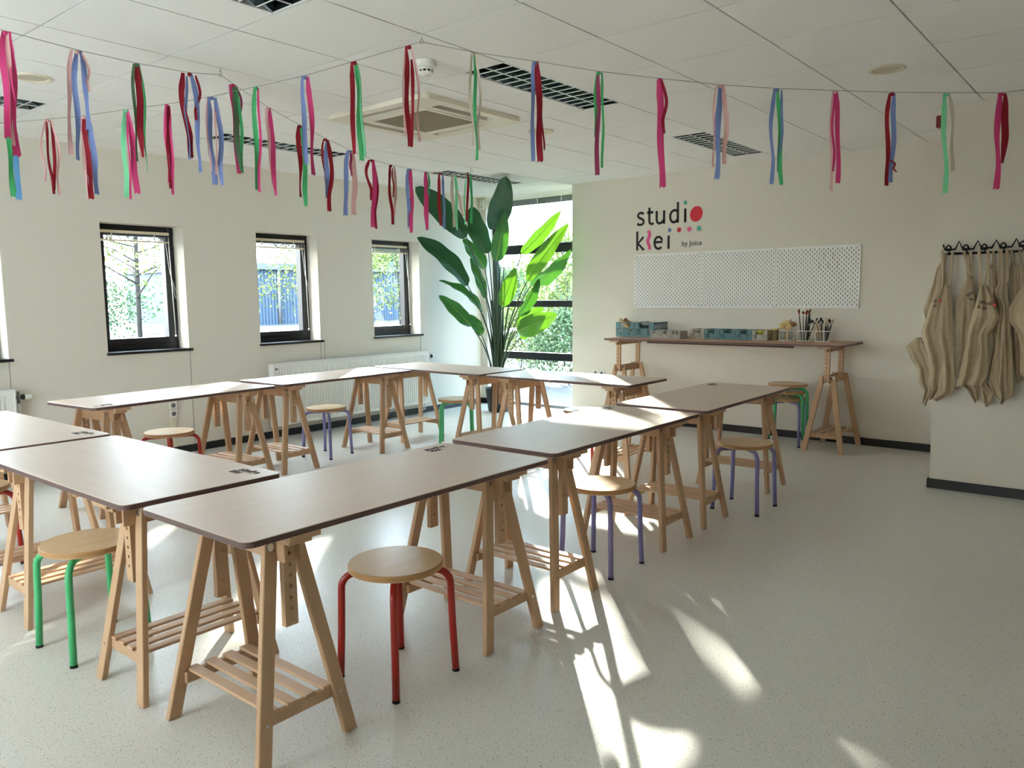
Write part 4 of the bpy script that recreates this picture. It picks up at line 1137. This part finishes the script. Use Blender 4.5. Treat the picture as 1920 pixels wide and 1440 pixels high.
for (g_, K, strips), lab in zip(RIBBONS, LABR):
    K = Vector(K)
    t = thing('ribbon_bunch', K, 0, lab, 'ribbon', 'ribbon bunches on the two ceiling strings')
    v = (K - CAM); v.z = 0; v.normalize()
    side = Vector((-v.y, v.x, 0)) * -1
    for k, (c, xt, xb, zt, zb, w, bu) in enumerate(strips):
        tw0, tw1 = random.uniform(-.35, .35), random.uniform(-.9, .9)
        dep = (-.5 + (k % 4) / 3) * .022
        ph, am = random.uniform(0, 6), random.uniform(.002, .0045)
        rows, n = [], 20
        for i in range(n + 1):
            f = i / n
            cx = xt + (xb - xt) * f ** .8 + bu * math.sin(PI * min(1, f * 1.35)) + am * math.sin(f * 9 + ph)
            z = -zt - (zb - zt) * f
            tw = tw0 + (tw1 - tw0) * f + .5 * math.sin(f * 6 + ph)
            ww = w * (.55 + .5 * min(1, f * 7)) if i < 4 else w
            d = dep * min(1, f * 5) + .006 * math.sin(f * 7 + ph * 2)
            p = side * cx - v * d + Vector((0, 0, z + .006))
            sv = side * math.cos(tw) + v * math.sin(tw)
            sl = .15 * ww if i == n else 0
            q = []
            for j in range(4):
                e = (j / 3 - .5) * ww
                q.append(p + sv * e + v * .002 * math.cos(j * 2.1 + ph) + Vector((0, 0, sl * (1 if j % 2 else -1))))
            rows.append(q)
        MB().grid(rows).build('strip', M_rib[c], t)
    mb = MB(); mb.lathe([(.0, -.012), (.009, -.008), (.011, 0), (.008, .006), (.0, .009)], 12, smooth=True, cap=False)
    mb.build('knot', M_rib[strips[0][0]], t)
M_str = mat('string_grey', (132, 132, 128), .8)
A_ = [Vector(r[1]) for r in RIBBONS if r[0] == 'AL'][::-1]
A2 = [Vector(r[1]) for r in RIBBONS if r[0] == 'AR']
B_ = [Vector(r[1]) for r in RIBBONS if r[0] == 'BL'][::-1]
B2 = [Vector(r[1]) for r in RIBBONS if r[0] == 'BR']
HK = [Vector((-.008, .281, 2.552)), Vector((-1.18, 3.577, 2.535)), Vector((1.164, .632, 2.565))]
pa = [A_[0] + (A_[0] - A_[1]) * 3 + Vector((0, 0, .06))] + A_ + [HK[0]] + A2 + [HK[1]]
pb_ = [B_[0] + (B_[0] - B_[1]) * 3 + Vector((0, 0, .03))] + B_ + [HK[2]] + B2 + [B2[-1] + (B2[-1] - B2[-2]) * 3 + Vector((0, 0, .1))]
up6 = Vector((0, 0, .008))
def cap_end(P):
    for q in P:
        q.y = min(q.y, YC - .01)
    return P
t = MB().tube([p + up6 for p in pa], .0014, 6).build('garland_string', M_str); tag(t, 'thin string of ribbons running from the front left to the plant corner', 'string')
t = MB().tube([p + up6 for p in cap_end(pb_)], .0014, 6).build('garland_string', M_str); tag(t, 'thin string of ribbons running from the left across to the nook wall on the right', 'string')
for p, lab in zip(HK, ('thin wire hook in the ceiling at the left, where the string bends', 'thin wire hook in the ceiling by the plant, at the end of the string', 'thin wire hook in the ceiling near the smoke detector')):
    h = ZC - p.z
    mb = MB(); mb.tube([(0, 0, h - .0005), (.002, 0, h * .75), (.014, 0, h * .3), (.008, 0, 0), (-.008, 0, 0), (-.012, 0, h * .3), (-.002, 0, h * .7)], .0013, 6)
    tag(mb.build('ceiling_hook', M_str, loc=p), lab, 'hook', 'ceiling hooks of the strings')

# ------------------------------------------------------------------ the tall plant
def leaf_mat(name, rgb, tr, amt):
    m = mat(name, rgb, .38)
    nt = m.node_tree; b = nt.nodes['Principled BSDF']
    uv = nt.nodes.new('ShaderNodeUVMap')
    wv = nt.nodes.new('ShaderNodeTexWave'); wv.inputs['Scale'].default_value = 9.0; wv.inputs['Distortion'].default_value = 1.2
    wv.bands_direction = 'X'
    cr = nt.nodes.new('ShaderNodeValToRGB')
    cr.color_ramp.elements[0].color = (*[c * .72 for c in lin(rgb)], 1); cr.color_ramp.elements[1].color = (*lin(rgb), 1)
    nt.links.new(uv.outputs[0], wv.inputs['Vector']); nt.links.new(wv.outputs['Fac'], cr.inputs[0]); nt.links.new(cr.outputs[0], b.inputs['Base Color'])
    bp = nt.nodes.new('ShaderNodeBump'); bp.inputs['Strength'].default_value = .25; bp.inputs['Distance'].default_value = .004
    nt.links.new(wv.outputs['Fac'], bp.inputs['Height']); nt.links.new(bp.outputs[0], b.inputs['Normal'])
    t = nt.nodes.new('ShaderNodeBsdfTranslucent'); t.inputs[0].default_value = (*lin(tr), 1)
    x = nt.nodes.new('ShaderNodeMixShader'); x.inputs[0].default_value = amt
    nt.links.new(b.outputs[0], x.inputs[1]); nt.links.new(t.outputs[0], x.inputs[2]); nt.links.new(x.outputs[0], nt.nodes['Material Output'].inputs[0])
    return m
M_leaf = [leaf_mat('leaf_deep', (26, 84, 48), (50, 110, 34), .12), leaf_mat('leaf_mid', (44, 112, 54), (80, 140, 30), .2), leaf_mat('leaf_lime', (62, 122, 40), (96, 142, 26), .3)]
M_vein = mat('leaf_rib', (150, 180, 70), .5)
M_stem = mat('plant_stem', (38, 62, 34), .5)
PX, PY = -2.06, 4.97
pl = thing('tall_plant', (PX, PY, 0), 0, 'tall bird-of-paradise plant with paddle leaves before the tall corner window', 'plant')
MB().lathe([(.115, .001), (.125, .02), (.155, .27), (.155, .285), (.143, .285), (.135, .24)], 32).build('pot', mat('pot_black', (22, 26, 28), .5), pl)
MB().lathe([(.0, .235), (.137, .235)], 24, cap=False).build('soil', mat('soil', (46, 36, 28), .95), pl)
O = Vector((PX, PY, 0))
random.seed(8)
for i, (b_, tp, w, ar, fo, tw, ti) in enumerate(LEAVES):
    B, T_ = Vector(b_) - O, Vector(tp) - O
    ax = (T_ - B); Ln = ax.length; ax.normalize()
    tocam = (CAM - (Vector(b_) + Vector(tp)) / 2).normalized()
    nrm = (tocam - ax * tocam.dot(ax)).normalized()
    sd_ = ax.cross(nrm).normalized()
    # turn the blade about its axis
    n2 = nrm * math.cos(tw) + sd_ * math.sin(tw); s2 = sd_ * math.cos(tw) - nrm * math.sin(tw)
    wc = w / max(.45, math.cos(tw))
    n, m_ = 26, 10
    rows = []; uvs = []
    for a in range(n + 1):
        f = a / n
        prof = (math.sin(PI * f ** (.9 if ti == 0 else .78)) ** (.48 if ti == 0 else .62)) if 0 < f < 1 else 0.0
        hw = max(.001, .5 * wc * prof * 1.02)
        cen = B + ax * (Ln * f) + n2 * (ar * Ln * (math.sin(PI * f) * .9 - .35 * f * f))
        row = []
        for c_ in range(m_ + 1):
            e = c_ / m_ * 2 - 1
            lift_ = fo * abs(e) * hw * .9 + .012 * math.sin(f * 17 + e * 2 + i) * abs(e) * min(1, hw / .05)
            row.append(cen + s2 * (e * hw) + n2 * lift_)
        rows.append(row)
    # keep the blade tip and base where the stalk meets it
    mb = MB(); mb.grid(rows)
    o = mb.build('leaf', M_leaf[ti], pl)
    ul = o.data.uv_layers.new(name='uv')
    for poly in o.data.polygons:
        for li in poly.loop_indices:
            vi = o.data.loops[li].vertex_index
            r_, c_ = divmod(vi, m_ + 1)
            ul.data[li].uv = (r_ / n * 3 + abs(c_ / m_ * 2 - 1) * .35, c_ / m_)
    mid = [rows[a][m_ // 2] - n2 * .002 for a in range(0, n + 1, 2)]
    MB().tube(mid, [.0055 * (1 - .85 * k / (len(mid) - 1)) for k in range(len(mid))], 6).build('midrib', M_vein if ti else M_stem, o)
    r0 = random.uniform(.02, .085); a0 = math.atan2(B.y, B.x) + random.uniform(-.6, .6)
    P0 = Vector((r0 * math.cos(a0), r0 * math.sin(a0), .24))
    pts = []
    for k in range(13):
        f = k / 12
        p = P0.lerp(B, f)
        bend = 1 - (1 - f) ** 1.0
        hx = f ** 2.0
        p = Vector((P0.x + (B.x - P0.x) * hx, P0.y + (B.y - P0.y) * hx, P0.z + (B.z - P0.z) * f ** .9))
        pts.append(p)
    pts[-1] = B
    MB().tube(pts, [.013 - .008 * k / 12 for k in range(13)], 8).build('stalk', M_stem, pl)
for k in range(16):
    a = random.uniform(0, 2 * PI); r0 = random.uniform(.01, .075)
    h = random.uniform(.9, 1.7)
    MB().tube([(r0 * math.cos(a), r0 * math.sin(a), .24), (r0 * 1.1 * math.cos(a), r0 * 1.1 * math.sin(a), .24 + h * .5), (r0 * 1.5 * math.cos(a), r0 * 1.5 * math.sin(a), .24 + h)], [.014, .011, .006], 8).build('stalk', M_stem, pl)

# ------------------------------------------------------------------ hook rack and aprons
hr = thing('hook_rack', (3.2, YC, 1.66), 0, 'black zigzag wire coat rack on the nook wall', 'coat rack')
pts = [(x - 3.2, -.035, z - 1.66) for x, z in HOOKLINE]
dx = .1075
base = pts[3:]
while pts[-1][0] < .95:
    pts.append((pts[-6][0] + dx * 2, -.035, pts[-6][2]))
MB().tube(pts, .0062, 8).build('zigzag_rail', M_rub, hr)
MB().box(-.40, .95, -.006, -.0005, -.052, -.036).build('wall_rail', M_rub, hr)
hs = list(HOOKS)
while hs[-1][0] < 4.0: hs.append((hs[-1][0] + .1045, 1.676))
for x, z in hs:
    X, Z = x - 3.2, z - 1.66
    mb = MB()
    mb.tube([(X - .018, -.062, Z - .035), (X - .012, -.064, Z - .012), (X, -.064, Z), (X + .012, -.064, Z - .012), (X + .018, -.062, Z - .035)], .0058, 8)
    mb.tube([(X - .018, -.062, Z - .035), (X + .018, -.062, Z - .035)], .004, 8)
    mb.tube([(X, -.062, Z - .036), (X, -.0065, Z - .05)], .004, 8)
    mb.build('hook', M_rub, hr)
APL = {'a1': 'linen apron on the leftmost hook, its long body in front, print half folded away', 'a1back': 'linen apron layer behind the leftmost apron, at the nook corner',
       'a2': 'linen apron on the second hook, half hidden, print turned upward', 'a3': 'linen apron on the third hook with the studio print fully readable',
       'a4': 'linen apron on the fourth hook with a long smooth fold', 'a5': 'linen apron at the right picture edge with a rounded fold',
       'a6': 'linen apron hanging behind the third and fourth ones', 'a7': 'linen apron hanging behind, between the fourth and the rightmost one'}
def cloth(name, y, rows, parent, seed, amp=.014, folds=3.0):
    rs = random.Random(seed)
    ph = rs.uniform(0, 6); ph2 = rs.uniform(0, 6)
    # resample rows along z
    n, m_ = 46, 22
    R = []
    z0, z1 = rows[0][0], rows[-1][0]
    def at(z):
        for a, b in zip(rows, rows[1:]):
            if a[0] >= z >= b[0]:
                f = (a[0] - z) / max(1e-6, a[0] - b[0]); f = f * f * (3 - 2 * f) * .5 + f * .5
                return a[1] + (b[1] - a[1]) * f, a[2] + (b[2] - a[2]) * f
        return rows[-1][1], rows[-1][2]
    P = []
    for i in range(n + 1):
        f = i / n; z = z0 + (z1 - z0) * f
        xl, xr = at(z)
        row = []
        for j in range(m_ + 1):
            u = j / m_
            a_ = amp * (.35 + .65 * min(1, f * 1.6))
            d = a_ * math.sin(u * folds * PI + ph + f * 1.6) + .45 * a_ * math.sin(u * folds * 2.3 * PI + ph2 - f * 4.5) + .3 * a_ * math.sin(f * 22 + u * 7 + ph2)
            edge = math.sin(PI * u) ** .6
            row.append((xl + (xr - xl) * u, -(.018 * edge) - d * (.4 + .6 * edge), z + .010 * math.sin(u * 5 + ph) * (1 if 0 < i else 0)))
        P.append(row)
    o = MB().grid(P).build(name, M_linen, parent)
    o.location.y += 0
    sm = o.modifiers.new('cloth_thickness', 'SOLIDIFY'); sm.thickness = .0022; sm.offset = 0
    return o, P
AO = {}
for s_, (nm, (y, rows, straps)) in enumerate(APRONS.items()):
    if nm in ('a1fold', 'a3tail'): continue
    x0 = rows[0][1]; 
    t = thing('apron', (0, y, 0), 0, APL[nm], 'apron', 'linen aprons on the wire rack')
    AO[nm] = t
    o, P = cloth('body', y, rows, t, s_ + 2, .024 if len(nm) == 2 and nm in ('a1', 'a3', 'a4', 'a5') else .012, 3.6)
    for a, b in straps:
        p0 = Vector((a[0], -.012, a[2] - .012)); p1 = Vector((b[0], .02 if b[1] > y else 0.0, b[2]))
        P_ = []
        for i in range(13):
            f = i / 12
            c_ = p0.lerp(p1, f) + Vector((.006 * math.sin(f * PI), 0, 0))
            ww = .026 - .008 * math.sin(f * PI * .8)
            P_.append([c_ + Vector(((q / 4 - .5) * ww, .006 * math.cos((q / 4 - .5) * 4 + f * 3), 0)) for q in range(5)])
        st = MB().grid(P_).build('strap', M_linen, t)
        sm = st.modifiers.new('cloth_thickness', 'SOLIDIFY'); sm.thickness = .002
for nm, host in (('a1fold', 'a1'), ('a3tail', 'a3')):
    y, rows, _ = APRONS[nm]
    o, P = cloth('apron_tie_side' if nm == 'a1fold' else 'hem', y, rows, AO[host], 31, .012, 2.2)
    o.location = (0, y - APRONS[host][0], 0)
M_print = mat('print_black', (24, 24, 28), .85); M_pred = mat('print_red', (196, 60, 66), .85)
def apron_print(host, x, z, rot, s, line1, line2, dotx):
    t = AO[host]
    pr = bpy.data.objects.new('print', None); C.objects.link(pr); pr.parent = t
    pr.location = (x, -.0585 if host != 'a2' else -.05, z); pr.rotation_euler = (PI / 2, -rot, 0)
    pr.rotation_euler = (Matrix.Rotation(-rot, 4, 'Y') @ Matrix.Rotation(PI / 2, 4, 'X')).to_euler()
    text('print_words', line1, s, M_print, pr, ext=.0002, off=.0005)
    text('print_words', line2, s, M_print, pr, ext=.0002, off=.0005, mw=Matrix.Translation((-.002, -s * .95, 0)))
    if dotx: MB().prism(circle(dotx, s * .26, s * .27, 18), 'z', -.0002, .0002).build('print_dot', M_pred, pr)
apron_print('a1', 2.797, 1.292, .05, .032, 'di', 'ei', .042)
apron_print('a2', 2.988, 1.326, .72, .036, 'stu', 'k', None)
apron_print('a3', 3.066, 1.288, -.25, .036, 'studi', 'k ei', .086)

# ------------------------------------------------------------------ outside
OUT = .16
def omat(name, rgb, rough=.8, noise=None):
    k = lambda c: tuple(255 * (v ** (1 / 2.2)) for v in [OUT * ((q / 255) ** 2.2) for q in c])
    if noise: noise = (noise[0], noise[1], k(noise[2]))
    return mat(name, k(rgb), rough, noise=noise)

def at_dir(dx, dy, dist, z=0): return (CAM.x + dx * dist, CAM.y + dy * dist, z)
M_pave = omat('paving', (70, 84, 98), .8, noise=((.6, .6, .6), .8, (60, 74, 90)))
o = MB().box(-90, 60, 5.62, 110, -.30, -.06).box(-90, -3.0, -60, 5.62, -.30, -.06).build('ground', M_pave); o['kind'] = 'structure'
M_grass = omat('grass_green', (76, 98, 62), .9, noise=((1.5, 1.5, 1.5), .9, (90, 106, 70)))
o = MB().box(-30, -10, 14, 60, -.06, -.03).build('lawn', M_grass); o['kind'] = 'structure'
bd = thing('warehouse', (-34, 33, -.06), 0, 'pale blue metal hall with a white roof edge across the yard', 'building')
mb = MB()
P = []
for k in range(0, 260):
    P.append((-12 + k * .1, .04 * (k % 2)))
rows = [[(d, y, z) for y, d in P] for z in (0, 3.0)]
mb.grid(rows, False); mb.box(-12, -.1, -12, 13.9, 0, 3.0)
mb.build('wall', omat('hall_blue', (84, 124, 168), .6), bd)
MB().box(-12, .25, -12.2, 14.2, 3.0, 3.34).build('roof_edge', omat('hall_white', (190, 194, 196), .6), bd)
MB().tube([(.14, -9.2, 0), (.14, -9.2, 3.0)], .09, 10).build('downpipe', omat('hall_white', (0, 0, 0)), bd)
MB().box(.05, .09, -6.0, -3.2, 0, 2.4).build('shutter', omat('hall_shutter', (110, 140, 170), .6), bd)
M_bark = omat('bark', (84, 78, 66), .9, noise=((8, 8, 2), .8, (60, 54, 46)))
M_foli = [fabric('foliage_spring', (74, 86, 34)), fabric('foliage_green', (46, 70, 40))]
def tree(loc, h, spread, n, leafs, lsz, mi, label, grp, seed, low=.25):
    rs = random.Random(seed)
    t = thing('tree', loc, 0, label, 'tree', grp)
    mb = MB()
    r0 = h * .008
    mb.tube([(0, 0, 0), (.05 * rs.uniform(-1, 1), .05, h * .4), (.1 * rs.uniform(-1, 1), .1 * rs.uniform(-1, 1), h * .75), (0, 0, h)], [r0, r0 * .8, r0 * .45, r0 * .1], 8)
    tips = []
    for k in range(n):
        f = low + (1 - low) * (k + .5) / n
        z = h * f; a = k * 2.4 + rs.uniform(-.4, .4)
        Lb = spread * (1.05 - f * .85) * rs.uniform(.75, 1.15)
        p0 = Vector((0, 0, z)); d = Vector((math.cos(a), math.sin(a), rs.uniform(.15, .55))).normalized()
        p1 = p0 + d * Lb * .5 + Vector((0, 0, .05)); p2 = p0 + d * Lb + Vector((0, 0, -.02 * Lb))
        mb.tube([p0, p1, p2], [r0 * .35, r0 * .22, r0 * .06], 5)
        tips += [p1, p2, (p1 + p2) / 2]
        for q in range(5):
            g_ = rs.uniform(.3, .95); s0 = p0.lerp(p2, g_)
            d2 = Vector((math.cos(a + rs.choice((-1, 1)) * rs.uniform(.5, 1.1)), math.sin(a + rs.choice((-1, 1)) * rs.uniform(.5, 1.1)), rs.uniform(-.1, .6))).normalized()
            s1 = s0 + d2 * Lb * .38
            mb.tube([s0, s1], [r0 * .14, r0 * .04], 4); tips += [s0.lerp(s1, .5), s1]
    mb.build('trunk_and_branches', M_bark, t)
    mb = MB()
    for k in range(leafs):
        c_ = rs.choice(tips) + Vector((rs.gauss(0, 1), rs.gauss(0, 1), rs.gauss(0, .8))) * spread * .09
        u = Vector((rs.gauss(0, 1), rs.gauss(0, 1), rs.gauss(0, 1))).normalized(); w_ = u.orthogonal().normalized(); s = lsz * rs.uniform(.6, 1.3)
        vs = [mb.bm.verts.new(c_ + u * s), mb.bm.verts.new(c_ + w_ * s * .5), mb.bm.verts.new(c_ - u * s), mb.bm.verts.new(c_ - w_ * s * .5)]
        mb._f(vs)
    o = mb.build('foliage', M_foli[mi], t)
    return t
GT = 'spring trees in the yard'
tree(at_dir(-.903, .43, 15, -.06), 5.6, 2.6, 34, 6000, .036, 0, 'airy spring tree seen through the leftmost whole window', GT, 1)
tree(at_dir(-.985, .27, 19, -.06), 6.5, 3.0, 26, 3500, .045, 0, 'spring tree farther left, beyond the leftmost whole window', GT, 2)
tree(at_dir(-.800, .600, 17, -.06), 3.1, 2.1, 24, 3600, .034, 0, 'low spring tree between the middle and the right window views', GT, 3)
tree(at_dir(-.735, .678, 21, -.06), 3.4, 2.0, 24, 4200, .038, 0, 'low spring tree seen through the window nearest the plant', GT, 4)
tree(at_dir(-.580, .815, 16, -.06), 2.6, 1.7, 30, 5200, .036, 0, 'small spring tree seen at the right of the tall window', GT, 5, .12)
tree(at_dir(-.745, .667, 75, -.06), 5.6, 4.0, 20, 3000, .16, 1, 'distant tree above the hall roof', GT, 8)
GB = 'low shrubs of the yard'
tree(at_dir(-.640, .768, 22, -.06), 2.0, 1.9, 26, 5200, .045, 1, 'bushy green shrub seen through the tall window behind the stems', GB, 6, .05)
tree(at_dir(-.606, .796, 27, -.06), 2.3, 2.6, 26, 5200, .055, 0, 'pale green shrub in the middle of the tall window view', GB, 7, .05)
tree(at_dir(-.560, .829, 23, -.06), 1.9, 2.2, 26, 4800, .05, 1, 'wide shrub at the right edge of the tall window view', GB, 9, .05)
tree(at_dir(-.625, .781, 13.5, -.06), 1.15, 1.1, 24, 4200, .03, 0, 'knee-high shrub in front, seen below the middle of the tall window', GB, 10, .05)
tree(at_dir(-.575, .818, 12.5, -.06), 1.05, .9, 24, 3600, .03, 1, 'knee-high dark shrub seen low at the right of the tall window', GB, 11, .05)
tree(at_dir(-.930, .37, 23, -.06), 1.9, 2.6, 26, 5000, .05, 1, 'wide shrub low in the leftmost whole window', GB, 12, .05)
sh = thing('brick_shed', at_dir(-.606, .795, 30, -.06), .3, 'low red brick shed across the yard, seen through the tall window', 'shed')
M_brick = omat('brick_red', (134, 84, 74), .9, noise=((9, 9, 18), .7, (112, 70, 62)))
MB().box(-2.2, .6, -1, 1, 0, 1.05).build('wall', M_brick, sh)
MB().box(-2.3, .7, -1.1, 1.1, 1.05, 1.15).build('roof', omat('shed_roof', (120, 118, 118), .8), sh)
bx = thing('parked_van', at_dir(-.600, .800, 34, -.06), .5, 'light blue parked van far across the yard', 'van')
M_van = omat('van_blue', (120, 160, 190), .4)
MB().box(-1.6, .9, -.7, .7, .25, 1.0).bevel(.08, 2).build('body', M_van, bx)
MB().prism([(-1.5, 1.0), (-1.35, 1.45), (.1, 1.45), (.6, 1.0)], 'y', -.64, .64).bevel(.05, 2).build('cab', omat('van_glass', (70, 90, 104), .15), bx)
for xx in (-1.1, .45):
    for s in (-1, 1):
        MB().lathe([(.0, -.09), (.24, -.09), (.25, -.05), (.25, .05), (.24, .09), (.0, .09)], 20, cap=False).build('wheel', M_rub, bx, loc=(xx, s * .62, .25), rot=(PI / 2, 0, 0))
pw = thing('brick_planter', (-2.55, 7.6, -.06), .12, 'low brick planter wall just outside the tall window', 'planter')
mb = MB()
random.seed(4)
for r in range(3):
    for k in range(7):
        x0 = k * .215 + (.1 if r % 2 else 0)
        mb.box(x0, x0 + .205, 0, .1, r * .075, r * .075 + .066)
        mb.box(1.5 + (.0 if r % 2 else .004), 1.6, .1 + k * .215, .1 + k * .215 + .205, r * .075, r * .075 + .066)
mb.build('brick_course', omat('planter_brick', (120, 92, 80), .9, noise=((6, 6, 12), .8, (98, 76, 68))), pw)
MB().box(.02, 1.58, .04, 1.6, .0, .2).build('mortar', omat('mortar', (120, 116, 110), .9), pw)
mb = MB()
for k in range(22): mb.box(.03 + k * .07, .075 + k * .07, .02, .05, .24, .24 + .12 + .02 * (k % 3))
mb.build('picket_edge', omat('picket', (128, 92, 74), .8), pw)
mb = MB()
mb.tube([(-.75 + .75 * (1 - math.cos(PI * k / 16)) , 0, .9 * math.sin(PI * k / 16) ** .6) for k in range(17)], .03, 8)
t = mb.build('bicycle_hoop', M_white, loc=at_dir(-.617, .787, 13, -.06), rot=(0, 0, .6)); tag(t, 'white curved cycle stand hoop outside the tall window', 'hoop')
